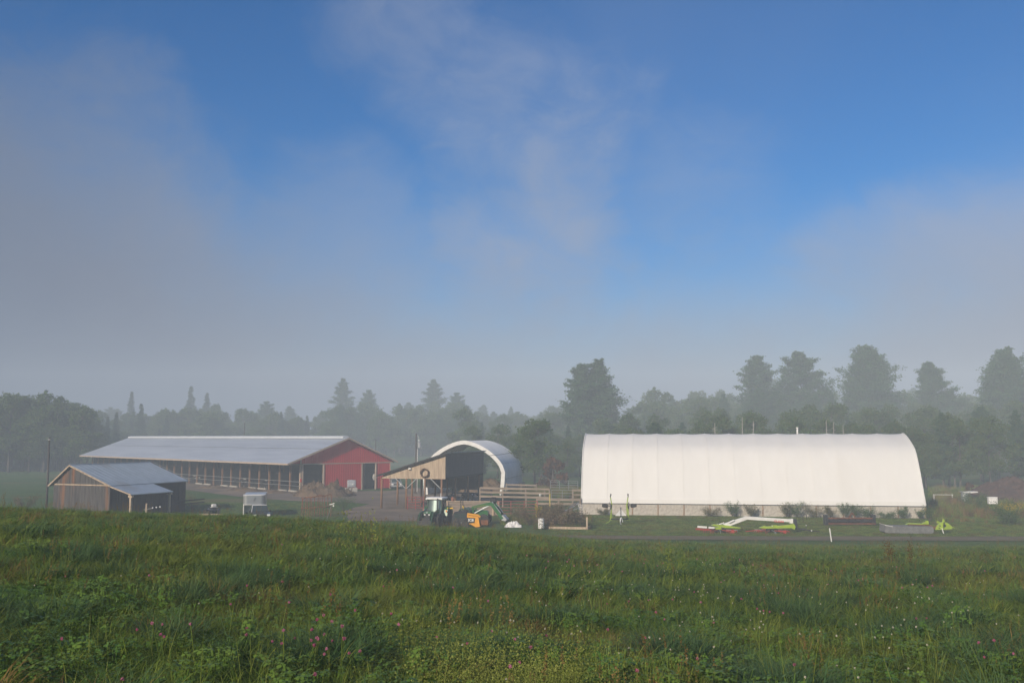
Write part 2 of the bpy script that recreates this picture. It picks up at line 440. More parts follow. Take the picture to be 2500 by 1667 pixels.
# ------------------------------------------------------------------ haze
hz = MB(); hz.box(-540, 540, -70, 660, -1.2, 52)
hm = bpy.data.materials.new('haze'); hm.use_nodes = True
hm.node_tree.nodes.clear()
pv = hm.node_tree.nodes.new('ShaderNodeVolumePrincipled'); ho = hm.node_tree.nodes.new('ShaderNodeOutputMaterial')
pv.inputs['Color'].default_value = (.76, .88, 1.0, 1); pv.inputs['Density'].default_value = .0016
pv.inputs['Anisotropy'].default_value = -.2
hm.node_tree.links.new(pv.outputs[0], ho.inputs['Volume'])
hz.build('haze', hm, kind='stuff')

M['weather_post'] = mat('weather_post', (.36, .25, .17), (.27, .16, .10), 1.2, .9, 0, .3, (3, 3, .6), c3=(.34, .28, .22))
# ------------------------------------------------------------------ white fabric barn
WB = thing('fabric_barn', 'long white fabric covered barn on a low panelled wall', 'barn', (8.40, 120.16, 0), -.142)
LW, WALL, RISE, HALF = 39.65, 1.43, 8.30, 9.44
prof = [(0, 0), (.06, .13), (.13, .28), (.21, .45), (.29, .60), (.36, .70), (.43, .775), (.53, .835), (.645, .89), (.75, .935), (.845, .97), (.93, .99), (1, 1.0)]
full = [(a * HALF, h * RISE) for a, h in prof] + [((2 - a) * HALF, h * RISE) for a, h in prof[-2::-1]]
cov = MB(); NS = 8; NB_ = 13
cols_ = NB_ * NS + 1
for i in range(cols_):
    t = (i % NS) / NS; sag = 4 * t * (1 - t)
    x = LW * i / (cols_ - 1)
    for k, (yy, zz) in enumerate(full):
        p0 = Vector(full[max(k - 1, 0)]); p1 = Vector(full[min(k + 1, len(full) - 1)])
        tn = (p1 - p0).normalized(); nn = Vector((tn.y, -tn.x))     # inwards
        e = min(1, zz / 1.2)
        dd = (.028 + .05 * max(0, zz / RISE - .8) * 5) * sag * e
        cov.v.append((x, yy + nn.x * dd, WALL + zz + nn.y * dd))
nf = len(full)
for i in range(cols_ - 1):
    for k in range(nf - 1):
        cov.f.append((i * nf + k, i * nf + k + 1, (i + 1) * nf + k + 1, (i + 1) * nf + k))
cov.build('cover', M['fabric'], WB, smooth=True)
half_ = [(yy, zz) for yy, zz in full if yy <= HALF + .8]
for i in range(1, NB_):
    s = MB(); x = LW * i / NB_
    for xx in (x - .05, x + .05):
        for k, (yy, zz) in enumerate(half_):
            p0 = Vector(full[max(k - 1, 0)]); p1 = Vector(full[k + 1]); tn = (p1 - p0).normalized()
            s.v.append((xx, yy - tn.y * .035, WALL + zz + tn.x * .035))
    nh = len(half_)
    for k in range(nh - 1): s.f.append((k, k + 1, nh + k + 1, nh + k))
    s.build('seam', M['fabric'], WB, smooth=True)
for yy, nm in ((0.0, 'skirt'),):
    s = MB()
    for i in range(13):
        s.prism([(-.02, WALL - .05), (-.055, WALL - .05), (-.03 + .055, WALL + .42), (.05 + .02, WALL + .42)], LW * i / 13 + .005, LW * (i + 1) / 13 - .005, 'yz')
    s.build(nm, M['fabric'], WB)
for x in (.06, LW - .06):
    s = MB(); s.prism([(yy, WALL + zz) for yy, zz in full], x - .02, x + .02, 'yz'); s.build('end_wall', M['fabric'], WB)
    s = MB(); s.tube([(x + (.09 if x > 5 else -.09), yy, WALL + zz + .03) for yy, zz in full], .07, 6); s.build('end_arch', M['white_metal'], WB, smooth=True)
rl = MB(); rl.box(-.1, LW + .1, -.075, -.03, WALL - .14, WALL - .055); rl.build('eave_rail', M['dark_metal'], WB)
pmes = []
for v in range(4):
    pb = MB(); pb.cbox((0, 0, .62), (LW / 13 - .14, .10, 1.30), .05)
    pmes.append(pb.mesh('wall_panel', M['panel']))
for i in range(13):
    o = link('wall_panel', pmes[i % 4], WB, (LW * (i + .5) / 13, .03 + random.uniform(-.015, .015), .02))
pb = MB(); pb.box(-.05, .05, -.07, .02, 0, WALL - .15); pb.box(-.08, .08, -.10, -.06, .8, 1.0)
pm = pb.mesh('post', M['weather_post'])
for i in range(14): link('post', pm, WB, (LW * i / 13, -.03, 0))
for x in (0.0, LW):
    s = MB(); s.box(x - .05, x + .05, .05, 2 * HALF, 0.02, WALL - .02); s.build('side_wall', M['panel'], WB)
s = MB(); lx = 26.9; s.tube([(lx, HALF + .2, WALL + RISE - .25), (lx, HALF + .2, WALL + RISE + .62)], .11, 8); s.tube([(lx, HALF + .2, WALL + RISE + .62), (lx, HALF + .2, WALL + RISE + .8)], .15, 8)
s.build('vent_pipe', M['white_metal'], WB, smooth=True)

# ------------------------------------------------------------------ red dairy barn
RB = thing('red_barn', 'long open sided barn with red steel gable and grey metal roof', 'barn', (-37.916, 165.819, 0), .737)
RW, RL, HE, HR, KP = 22.45, 98.68, 4.77, 9.07, 2.9
MID = RW / 2 + .7
dirx = Vector((math.cos(.737), math.sin(.737))); orgn = Vector((-37.916, 165.819))
def gx(px, py=1180):
    """local x on the gable seen at column px"""
    a = slopes(px, py)[0]
    # org.x + t*dx = a*(org.y + t*dy)
    return (a * orgn.y - orgn.x) / (dirx.x - a * dirx.y)
def roofz(x): return HE + (HR - HE) * (x / MID if x < MID else (RW - x) / (RW - MID))
for x0, x1 in ((0, MID), (RW, MID)):
    s = MB(); n = 3
    s.prism([(x0, HE), (x1, HR), (x1, HR + .12), (x0, HE + .12)], -.75, RL + .5)
    s.build('roof', M['metal_roof'], RB)
s = MB()
for k in range(int((RL + 1) / 1.1)):
    y = -.6 + k * 1.1
    s.beam((.02, y, HE + .125), (MID - .1, y, HR + .125), .05, .03)
s.build('roof_seams', M['metal_roof'], RB)
s = MB(); s.beam((MID * .55, -.7, roofz(MID * .55) + .135), (MID * .55, RL, roofz(MID * .55) + .135), .12, .03); s.build('roof_lap', M['dark_metal'], RB)
s = MB(); s.prism([(MID - .7, HR - .02), (MID - .55, HR + .34), (MID, HR + .46), (MID + .55, HR + .34), (MID + .7, HR - .02)], .2, RL); s.build('ridge_vent', M['ridge_white'], RB)
s = MB(); s.box(-.06, 0, -.75, RL + .5, HE - .14, HE + .13); s.build('gutter', M['trim'], RB)
s = MB()
s.beam((0, -.78, HE - .0), (MID, -.78, HR - .0), .06, .28); s.beam((MID, -.78, HR), (RW, -.78, HE), .06, .28)
s.build('rake_trim', M['trim'], RB)
# gable: red steel with standing ribs
s = MB()
x = .9; gl = RW - .55
s.prism([(x, HE + .02), (gl, HE + .02), (gl, roofz(gl) - .05), (MID, HR - .05), (x, roofz(x) - .05)], 0, .06)
s.build('gable_siding', M['red_steel'], RB)
s = MB(); x = 1.3
while x < gl:
    s.box(x - .05, x + .05, -.05, .01, HE + .03, roofz(x) - .10); x += .46
s.build('siding_ribs', M['red_steel'], RB, kind='stuff')
s = MB(); s.box(.7, gl + .1, -.10, -.01, HE - .12, HE + .035); s.build('gable_trim', M['trim'], RB)
d0, d1, d2, d3, d4 = gx(740), gx(789.5), gx(883), gx(917), gx(952)
for a, c in ((d1, d2), (d3, d4)):
    s = MB(); s.box(a, c, 0, .06, .15, HE - .12); s.build('wall_panel', M['red_steel'], RB)
    s = MB(); x = a + .2
    while x < c: s.box(x - .05, x + .05, -.05, .01, .16, HE - .13); x += .46
    s.build('siding_ribs', M['red_steel'], RB, kind='stuff')
jm = MB(); jm.box(-.1, .1, -.09, .14, 0, HE - .12); jmm = jm.mesh('door_jamb', M['trim'])
for x in (d0 - .15, d1, d2, d3, d4): link('door_jamb', jmm, RB, (x, -.02, 0))
s = MB(); s.box(-.13, .13, -.13, .13, 0, HE + .7); s.build('corner_post', M['pale_wood'], RB, loc=(KP, .1, 0))
NP = 27
s = MB(); s.box(-.13, .13, -.13, .13, 0, HE + 1.0); pm = s.mesh('post', M['post_wood'])
for i in range(1, NP + 1): link('post', pm, RB, (KP, RL * i / NP - .2, 0))
for i in range(0, NP + 1): link('interior_post', pm, RB, (RW - 6.5, max(.6, RL * i / NP - .2), 0)) if i % 2 == 0 else None
s = MB(); s.box(KP - .08, KP + .08, 0, RL, HE + .45, HE + .95); s.build('header_beam', M['dark_wood'], RB)
s = MB(); s.prism([(.05, HE - .02), (KP, HE - .02), (KP, HE + .05), (.05, HE + .05)], -.7, RL + .4); s.build('soffit', M['dark_wood'], RB)
for z in (1.05, 1.75):
    s = MB(); s.tube([(KP - .18, y, z) for y in (0, RL * .5, RL)], .05, 6); s.build('feed_rail', M['galv'], RB)
s = MB(); s.box(-.12, .12, 0, 2.9, 0, .28); cm = s.mesh('feed_curb', M['concrete'])
for i in range(26):
    if i % 3 != 2: link('feed_curb', cm, RB, (KP - .3, RL * i / NP + .4, 0))
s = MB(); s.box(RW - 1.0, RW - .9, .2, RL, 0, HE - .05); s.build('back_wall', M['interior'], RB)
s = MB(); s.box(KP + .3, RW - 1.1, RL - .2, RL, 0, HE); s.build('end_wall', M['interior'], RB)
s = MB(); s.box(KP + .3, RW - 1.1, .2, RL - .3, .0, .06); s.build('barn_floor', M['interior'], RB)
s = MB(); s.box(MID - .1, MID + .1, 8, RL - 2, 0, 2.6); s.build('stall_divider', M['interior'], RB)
g = MB()
for z in (.45, .8, 1.15, 1.5): g.tube([(d0 + .3, .3, z), (d1 - .3, .3, z)], .035, 5)
for x in (d0 + .3, (d0 + d1) / 2, d1 - .3): g.tube([(x, .3, .3), (x, .3, 1.6)], .04, 5)
g.build('gate', M['red_pipe'], RB)
s = MB(); s.box(-.14, .14, -.04, .04, -.3, .3); s.build('warning_sign', M['letter_red'], RB, loc=(KP - .0, -.12, 2.0))

# ------------------------------------------------------------------ weathered shed (left)
sa = math.atan2(.375, .927)
gr = at(268.5, 1200, 114.0)
xa = Vector((math.cos(-sa), math.sin(-sa), 0)); ya = Vector((math.sin(sa), math.cos(sa), 0))
GW, SL, SE, SR = 8.6, 12.6, 3.85, 5.95
org = Vector((gr.x, gr.y, 0)) - xa * GW
SH = thing('weathered_shed', 'weathered grey board shed with blue grey metal roof at the left', 'shed', org, -sa)
pk = 2.67
def shz(x): return SE + (SR - SE) * (x / pk if x < pk else (GW - x) / (GW - pk))
s = MB()
s.prism([(-.55, SE - .34), (pk, SR), (pk, SR + .09), (-.55, SE - .25)], -.35, SL + .3); s.build('roof', M['old_roof'], SH)
s = MB(); s.prism([(pk, SR), (GW + .35, SE - .17), (GW + .35, SE - .08), (pk, SR + .09)], -.35, SL + .3); s.build('roof', M['old_roof'], SH)
s = MB()
for k in range(18):
    y = -.2 + k * .8; s.beam((pk + .05, y, SR + .095), (GW + .33, y, SE - .075), .03, .02)
s.build('roof_seams', M['old_roof'], SH)
s = MB(); s.tube([(pk, -.36, SR + .10), (pk, SL + .3, SR + .10)], .07, 6); s.build('ridge_cap', M['old_roof'], SH)
s = MB(); s.beam((-.5, -.38, SE - .30), (pk, -.38, SR + .03), .06, .16); s.beam((pk, -.38, SR + .03), (GW + .3, -.38, SE - .14), .06, .16); s.build('rake_board', M['pale_wood'], SH)
s = MB(); x = 0.0; rr = random.Random(3)
while x < GW - .05:
    w = rr.uniform(.17, .27); e = min(x + w, GW)
    o_ = rr.uniform(-.03, .0); bt = rr.uniform(0, .25)
    s.prism([(x + .008, bt), (e - .008, bt), (e - .008, SE - .12), (x + .008, SE - .12)], o_, .03)
    s.prism([(x + .008, SE - .02 - rr.uniform(0, .1)), (e - .008, SE - .02 - rr.uniform(0, .1)), (e - .008, shz(e) - .1), (x + .008, shz(x) - .1)], o_ - .035, .0)
    x = e
s.build('board_siding', M['grey_wood'], SH, kind='stuff')
s = MB(); s.box(0, GW, .02, .06, 0, SE - .1); s.prism([(0, SE - .1), (GW, SE - .1), (pk, SR - .1)], .04, .08); s.build('sheathing', M['dark_wood'], SH)
s = MB(); s.box(-.02, GW + .02, -.075, -.02, SE - .16, SE - .02); s.build('trim_board', M['pale_wood'], SH)
s = MB(); y = .1
while y < SL: s.box(GW - .03, GW + rr.uniform(0, .03), y, y + .2, 0, SE - .2); y += .215
s.build('side_boards', M['dark_wood'], SH, kind='stuff')  # darker wood than the gable: shade under the lean-to put into the colour
s = MB(); s.box(-.03, .02, .1, SL, 0, SE - .2); s.build('side_wall', M['dark_wood'], SH)
s = MB(); s.box(0, GW, SL - .1, SL, 0, SE - .1); s.build('back_wall', M['dark_wood'], SH)
LO, LZ, LE = 3.1, 2.75, 6.6
s = MB(); s.prism([(GW + .28, SE - .22), (GW + LO + .3, LZ), (GW + LO + .3, LZ + .08), (GW + .28, SE - .14)], -.3, LE); s.build('lean_to_roof', M['old_roof'], SH)
s = MB(); s.beam((GW + .3, -.33, SE - .2), (GW + LO + .3, -.33, LZ + .03), .05, .14); s.build('lean_to_fascia', M['pale_wood'], SH)
s = MB(); s.box(-.11, .11, -.11, .11, 0, LZ - .1); s.box(-.3, .3, -.14, .14, LZ - .28, LZ - .02)
pm = s.mesh('lean_to_post', M['pale_wood'])
for y in (0, LE - .3): link('lean_to_post', pm, SH, (GW + LO, y, 0))
s = MB(); s.box(GW + LO - .07, GW + LO + .07, 0, LE, LZ - .2, LZ - .03); s.build('lean_to_beam', M['dark_wood'], SH)
s = MB()
for z in (1.1, 1.5): s.box(GW + 3.0, GW + LO + .05, LE - .2, SL, z, z + .15)
s.build('lean_to_rail', M['dark_wood'], SH)

# ------------------------------------------------------------------ open cattle shelter (centre)
ca = R(15)
cr = at(1087.5, 1150, 128.0)
cxa = Vector((math.cos(ca), -math.sin(ca), 0))
# left eave tip on the front line
sl_ = slopes(924, 1162)[0]
tl = (cr.x - sl_ * cr.y) / (cxa.x - sl_ * cxa.y)
CWD = tl
CS = thing('cattle_shelter', 'open wooden cattle shelter with slanting roof and tall board gable', 'shelter', Vector((cr.x, cr.y, 0)) - cxa * tl, -ca)
CB = at(1087, 1165, 128).z; CT = at(1087, 1107.5, 128).z; CD = 17.0
ctz = CB + .1
def crz(x): return ctz + (CT - ctz) * x / CWD
s = MB(); s.prism([(-.1, ctz + .0), (CWD + .35, CT + .12), (CWD + .35, CT + .22), (-.1, ctz + .10)], -.45, CD + .4); s.build('roof', M['old_roof'], CS)
s = MB(); s.beam((-.1, -.48, ctz + .0), (CWD + .35, -.48, CT + .12), .06, .2); s.build('rake_board', M['dark_wood'], CS)
x = .75; nb = 0
while x < CWD - .02:
    e = min(x + .235, CWD)
    s = MB(); s.prism([(x + .006, CB), (e - .006, CB), (e - .006, crz(e) - .06), (x + .006, crz(x) - .06)], random.uniform(-.04, -.015), .01)
    s.build('board', M['pale_wood'], CS); x = e
s = MB(); s.prism([(.7, CB + .03), (CWD - .05, CB + .03), (CWD - .05, crz(CWD) - .1), (.7, crz(.7) - .05)], .02, .05); s.build('gable_backing', M['dark_wood'], CS)
s = MB(); s.box(.5, CWD, -.02, .14, CB - .22, CB - .003); s.build('front_beam', M['pale_wood'], CS)
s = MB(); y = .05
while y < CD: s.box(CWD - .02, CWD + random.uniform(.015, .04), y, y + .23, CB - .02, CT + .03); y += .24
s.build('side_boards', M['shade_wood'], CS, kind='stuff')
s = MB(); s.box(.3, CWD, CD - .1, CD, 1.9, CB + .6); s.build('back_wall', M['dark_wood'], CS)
def cx_on(px):
    a = slopes(px, 1180)[0]; o = CS.location
    return (a * o.y - o.x) / (cxa.x - a * cxa.y)
px_l, px_r = cx_on(992), cx_on(1078)
s = MB(); s.tube([(0, 0, 0), (.0, 0, CB - .2)], [.15, .13], 8); rp = s.mesh('post', M['post_wood'], True)
for y in (0.05, 5.7, 11.3, 16.6):
    for x in (px_l, px_r, .45): link('post', rp, CS, (x, y, 0))
for x, sg in ((px_l, -1), (px_l, 1), (px_r, -1)):
    s = MB(); s.beam((x + sg * .08, -.06, CB - 1.45), (x + sg * 1.45, -.06, CB - .2), .07, .15, (0, 1, 0)); s.build('brace', M['galv'], CS)
for y in (5.7, 11.3, 16.6):
    s = MB(); s.box(.4, CWD, y - .06, y + .06, CB - .2, CB + .02); s.build('cross_beam', M['dark_wood'], CS)
s = MB(); s.beam((CWD - .1, .2, CB - .12), (CWD - .1, CD, CB - .12), .14, .2); s.build('side_beam', M['dark_wood'], CS)
o = CS.location; yax = Vector((math.sin(ca), math.cos(ca), 0))
wx = cx_on(1038)
wc = o + cxa * wx - yax * .16; wc.z = at(1038, 1154.5, wc.y).z
wr = MB(); rr = random.Random(5)
for j in range(5):
    pts = []
    ph = rr.uniform(0, 6)
    for k in range(25):
        a = 2 * math.pi * k / 24; r_ = .52 + .07 * math.sin(5 * a + ph) * rr.uniform(.4, 1.3)
        pts.append((r_ * math.cos(a), -.06 + .08 * math.sin(4 * a + ph * 2), r_ * math.sin(a)))
    wr.tube(pts, .065, 5)
WRT = wr.build('wreath', M['vine'], loc=wc, label='round brown vine wreath hung on the shelter gable boards', cat='wreath')
WRT.rotation_euler = (0, 0, -ca)
lx_ = cx_on(1001); lc = o + cxa * lx_ - yax * .12; lc.z = at(1001, 1144, lc.y).z
s = MB(); s.box(-.16, .16, -.10, .06, -.06, .12); s.sphere((-.09, -.12, -.04), .10, 8, 6); s.sphere((.09, -.12, -.04), .10, 8, 6)
fl = s.build('flood_light', M['white_metal'], loc=lc, label='small white twin floodlight on the shelter gable', cat='light'); fl.rotation_euler = (0, 0, -ca)

# ------------------------------------------------------------------ hoop barn
ha = R(10)
HB = thing('hoop_barn', 'grey hoop barn with a white arch front behind the shelter', 'barn', (at(1132, 1150, 160).x, 160, 0), -ha)
HH, HV, HT, HL = 6.8, 3.7, 8.75, 17.7
arch = [(-HH * .96, 0), (-HH * .985, 1.9), (-HH, HV)]
for k in range(1, 32):
    u = -1 + 2 * k / 32; arch.append((HH * u, HV + (HT - HV) * (1 - abs(u) ** 1.6) ** (1 / 1.6)))
arch += [(HH, HV), (HH * .985, 1.9), (HH * .96, 0)]
def inset(a, d):
    out = []
    for i, p in enumerate(a):
        p0 = Vector(a[max(i - 1, 0)]); p1 = Vector(a[min(i + 1, len(a) - 1)]); t = (p1 - p0).normalized()
        out.append((p[0] + t.y * d, p[1] - t.x * d))
    return out
inn = inset(arch, .62)
s = MB(); na = len(arch)
for y in (-.05, .35): s.v += [(a, y, z) for a, z in arch] + [(a, y, max(z, 0)) for a, z in inn]
for i in range(na - 1):
    s.f += [(i, i + 1, na + i + 1, na + i), (2 * na + i, 3 * na + i, 3 * na + i + 1, 2 * na + i + 1),
            (i, 2 * na + i, 2 * na + i + 1, i + 1), (na + i, na + i + 1, 3 * na + i + 1, 3 * na + i)]
s.build('front_arch', M['white_metal'], HB)
s = MB(); ny_ = 28
ar2 = inset(arch, .03)
for j in range(ny_ * 2 + 1):
    y = .3 + (HL - .3) * j / (ny_ * 2); t = (j % 8) / 8; e = .16 * 4 * t * (1 - t)
    a3 = inset(ar2, e); s.v += [(a, y, z) for a, z in a3]
for j in range(ny_ * 2):
    for i in range(na - 1): s.f.append((j * na + i, j * na + i + 1, (j + 1) * na + i + 1, (j + 1) * na + i))
s.build('cover', M['hoop_fabric'], HB, smooth=True)
for j in range(1, 8):
    y = .3 + (HL - .3) * j / 7
    s = MB(); s.tube([(a, y, z) for a, z in inset(arch, .12)], .06, 5); s.build('hoop_rib', M['galv'], HB)
for sx_ in (-1, 1):
    for z in (2.6, 5.0):
        s = MB(); s.tube([(sx_ * HH * (.985 if z < 3 else .9), .4, z), (sx_ * HH * (.985 if z < 3 else .9), HL, z)], .05, 5); s.build('purlin', M['galv'], HB)
s = MB(); s.box(-HH * .9, HH * .9, HL - .3, HL, 0, 1.5); s.build('pony_wall', M['concrete'], HB)
s = MB(); s.box(HH * .9, HH * 1.05, .2, HL, 0, 1.4); s.build('side_wall', M['concrete'], HB)
# ------------------------------------------------------------------ fences and pens by the shelter
def rail_fence(name, label, cat, a, c, heights, nposts, mt, ph, board=(.05, .17), group=None, post_r=.08, pm_=None):
    """board fence from ground point a to c"""
    a, c = Vector(a), Vector(c); d = c - a; L = d.length
    t = thing(name, label, cat, a, math.atan2(d.y, d.x), group)
    for h in heights:
        s = MB(); s.box(0, L, -post_r - board[0], -post_r - .002, h - board[1] / 2, h + board[1] / 2); s.build('rail', mt, t)
    s = MB(); s.box(-post_r, post_r, -post_r, post_r, 0, ph); me_ = s.mesh('post', pm_ or mt)
    for i in range(nposts): link('post', me_, t, (L * i / max(1, nposts - 1), 0, 0))
    return t
def pipe_gate(name, label, cat, a, c, heights, uprights, mt, r=.03, group=None):
    a, c = Vector(a), Vector(c); d = c - a; L = d.length
    t = thing(name, label, cat, a, math.atan2(d.y, d.x), group)
    for h in heights:
        s = MB(); s.tube([(0, 0, h), (L, 0, h)], r, 6); s.build('bar', mt, t)
    s = MB(); s.tube([(0, 0, min(heights) - .25), (0, 0, max(heights) + .03)], r * 1.25, 6); me_ = s.mesh('upright', mt)
    for i in range(uprights): link('upright', me_, t, (L * i / (uprights - 1), 0, 0))
    return t
W_ = lambda px, D: Vector((slopes(px, 1230)[0] * D, D, 0))
rail_fence('board_fence', 'three rail board fence running right from under the shelter', 'fence', W_(1172, 134), W_(1342, 131), (1.35, 1.9, 2.45), 4, M['fence_wood'], 2.55, (.05, .26))
rail_fence('board_fence', 'short board fence in front of the hoop barn right foot', 'fence', W_(1236, 158), W_(1310, 156), (1.2, 1.75), 3, M['fence_wood'], 2.0, (.05, .24))
rail_fence('board_fence', 'low single board fence just right of the hoop barn foot', 'fence', W_(1283, 149), W_(1330, 148), (1.55, .9), 2, M['fence_wood'], 1.75, (.05, .24))
rail_fence('board_fence', 'two rail board fence ending at the white barn corner', 'fence', W_(1311, 121), W_(1417, 120), (1.25, 1.75), 3, M['fence_wood'], 1.95, (.05, .26), post_r=.11)
rail_fence('board_fence', 'small raised board pen end tight against the white barn edge', 'fence', W_(1398, 133), W_(1424, 133), (1.0, 1.6, 2.2), 2, M['fence_wood'], 2.4, (.05, .24))
rail_fence('board_fence', 'shade-coloured board pen fence under the shelter right side', 'fence', W_(1104, 142), W_(1200, 139), (.8, 1.4, 2.0), 4, M['shade_wood'], 2.2, (.05, .22))  # rails coloured dark to stand for the shelter's shadow
pipe_gate('pipe_fence', 'long rusty red pipe fence behind the loader tractor', 'fence', W_(1215, 117), W_(1312, 117.5), (.35, .7, 1.05, 1.4, 1.75), 4, M['red_pipe'], .04)
pipe_gate('pipe_gate', 'red pipe gate at the left post of the shelter', 'gate', W_(995, 127), W_(1034, 126.5), (.35, .7, 1.05, 1.4, 1.7), 3, M['red_pipe'], .04)
pipe_gate('corral_fence', 'grey pipe corral panel in front of the far trees', 'fence', W_(1344, 163), W_(1411, 161), (.7, 1.1, 1.5, 1.9, 2.2), 4, M['galv'], .035)
pipe_gate('corral_fence', 'grey pipe corral panel behind the small board pen', 'fence', W_(1346, 145), W_(1400, 144), (.4, .8, 1.2, 1.6), 3, M['galv'], .03)
pipe_gate('wire_gate', 'narrow tilted wire gate against the white barn corner', 'gate', W_(1412, 116), W_(1420.5, 115), (.3, .6, .9, 1.2, 1.5), 3, M['white_metal'], .025)

t = thing('feed_bunk', 'long plank sided feed bunk behind the green tractor', 'feed bunk', W_(1092, 119), math.atan2(W_(1217, 118.4).y - 119, W_(1217, 118.4).x - W_(1092, 119).x))
BL = (W_(1217, 118.4) - W_(1092, 119)).length
for k in range(4):
    for j in range(3):
        s = MB(); s.cbox((0, 0, 0), (BL / 3 - .02, .16, .36), .04); o = s.build('plank', M['fence_wood'], t, loc=(BL * (j + .5) / 3, random.uniform(-.02, .02), .25 + k * .38))
s = MB(); s.box(-.05, BL + .05, -.16, .2, 1.60, 1.70); s.build('top_cap', M['pale_wood'], t)
s = MB(); s.box(-.13, .13, -.20, .14, 0, 1.72); me_ = s.mesh('post', M['pale_wood'])
for x in (0, BL * .9, BL): link('post', me_, t, (x, -.02, 0))
s = MB(); s.box(0, BL, 1.4, 1.5, 0, 1.2); s.build('back_board', M['dark_wood'], t)
s = MB(); s.lathe((0, 0, 0), (0, 0, 1), [(.17, 0), (.19, .06), (.19, .32), (.14, .42), (.06, .46)], 12)
o = s.build('salt_tub', M['orange_tank'], loc=W_(1105, 119.1) + Vector((0, .1, 1.70)), smooth=True, label='small orange tub standing on the feed bunk', cat='tub')
yp = W_(1342.5, 113)
s = MB(); s.tube([(0, 0, 0), (0, 0, 2.55), (.02, 0, 2.9)], .06, 8); s.build('yellow_pipe_post', M['yellow_pipe'], loc=yp, label='yellow pipe post standing before the board fences', cat='post')
s = MB()
for k in range(4): s.tube([(.28 * math.cos(a), -.08 - .02 * k, .28 * math.sin(a)) for a in [i * math.pi / 8 for i in range(17)]], .02, 5)
s.build('hose_coil', M['rubber'], loc=W_(1351, 119.6) + Vector((0, -.2, 1.35)), label='black hose coil hung on the two rail fence', cat='hose')
s = MB(); s.lathe((0, 0, 0), (0, 0, 1), [(.14, 0), (.17, .3), (.18, .32)], 10)
s.build('bucket', M['white_metal'], loc=W_(1319, 124) + Vector((0, 0, 1.9)), smooth=True, label='small white bucket hanging beyond the yellow post', cat='bucket')
t = thing('plank_pile', 'dark heap of old planks leaning by the white barn corner', 'plank pile', W_(1385, 115.5), 0)
for k in range(9):
    s = MB(); s.beam((-2.0 + .2 * k, -.3 + .1 * k, .12 + .03 * k), (1.3 + random.uniform(-.4, .2), .2 + .08 * k, 1.1 + .09 * k), .24, .05); s.build('plank', M['shade_wood'] if k % 3 else M['galv'], t)

# pile of brown mulch inside the hoop barn and other mounds
def mound(name, label, cat, loc, rx, ry, h, mt, seed=0, rough=.35, kind=None, strands=0, flat=1.6):
    n, m_ = 56, 34; s = MB()
    for j in range(m_ + 1):
        for i in range(n):
            a = 2 * math.pi * i / n; r_ = j / m_
            v = Vector((math.cos(a) * r_ * 2.2 + seed, math.sin(a) * r_ * 2.2, seed * 1.7))
            z = (1 - r_ ** flat) * h * (1 + rough * mnoise.fractal(v * 1.2, .7, 2.2, 6)) if j < m_ else -.1
            q_ = 1 + .25 * mnoise.noise(Vector((math.cos(a) * 1.5 + seed, math.sin(a) * 1.5, 3)))
            s.v.append((rx * r_ * math.cos(a) * q_, ry * r_ * math.sin(a) * q_, max(z, -.1)))
    for j in range(m_):
        for i in range(n): s.f.append((j * n + i, j * n + (i + 1) % n, (j + 1) * n + (i + 1) % n, (j + 1) * n + i))
    rr = random.Random(seed); nv = len(s.v)
    for k in range(strands):
        p0 = Vector(s.v[rr.randrange(n * 2, nv - n)]); d = Vector((rr.uniform(-1, 1), rr.uniform(-1, .4), rr.uniform(.0, .9))) * rr.uniform(.25, .6)
        w = Vector((rr.uniform(-1, 1), rr.uniform(-1, 1), 0)) * .045
        s.add([p0 - w, p0 + w, p0 + d], [(0, 1, 2)])
    me_ = s.mesh(name, mt, smooth=False, fix=False)
    return link(name, me_, None, loc, label=label, cat=cat, kind=kind)
mound('hay_pile', 'large brown heap of old hay in front of the red barn', 'hay pile', ground(786, 1213) + Vector((0, 2, 0)), 5.2, 3.2, 1.3, M['straw'], 3, 1.1, strands=4000, flat=5)
mound('hay_pile', 'low rust brown bedding heap inside the hoop barn', 'hay pile', W_(1192, 170), 5.0, 4.0, 1.9, M['straw'], 8, strands=500)
mound('manure_heap', 'dark reddish manure heap at the far right edge', 'heap', W_(2470, 142), 7.5, 4.5, 3.6, M['dung'], 12, .25, strands=300)
for k, (px, py, w, lab) in enumerate(((520, 1192, 3.4, 'left long strip of spilled straw along the barn feed lane'), (600, 1198, 3.8, 'middle strip of spilled straw by the barn feed lane'), (668, 1204, 4.0, 'strip of spilled straw nearest the red gable corner'))):
    mound('straw_strip', lab, 'straw', ground(px, py), w, 1.0, .45, M['straw'], 20 + k, strands=300)

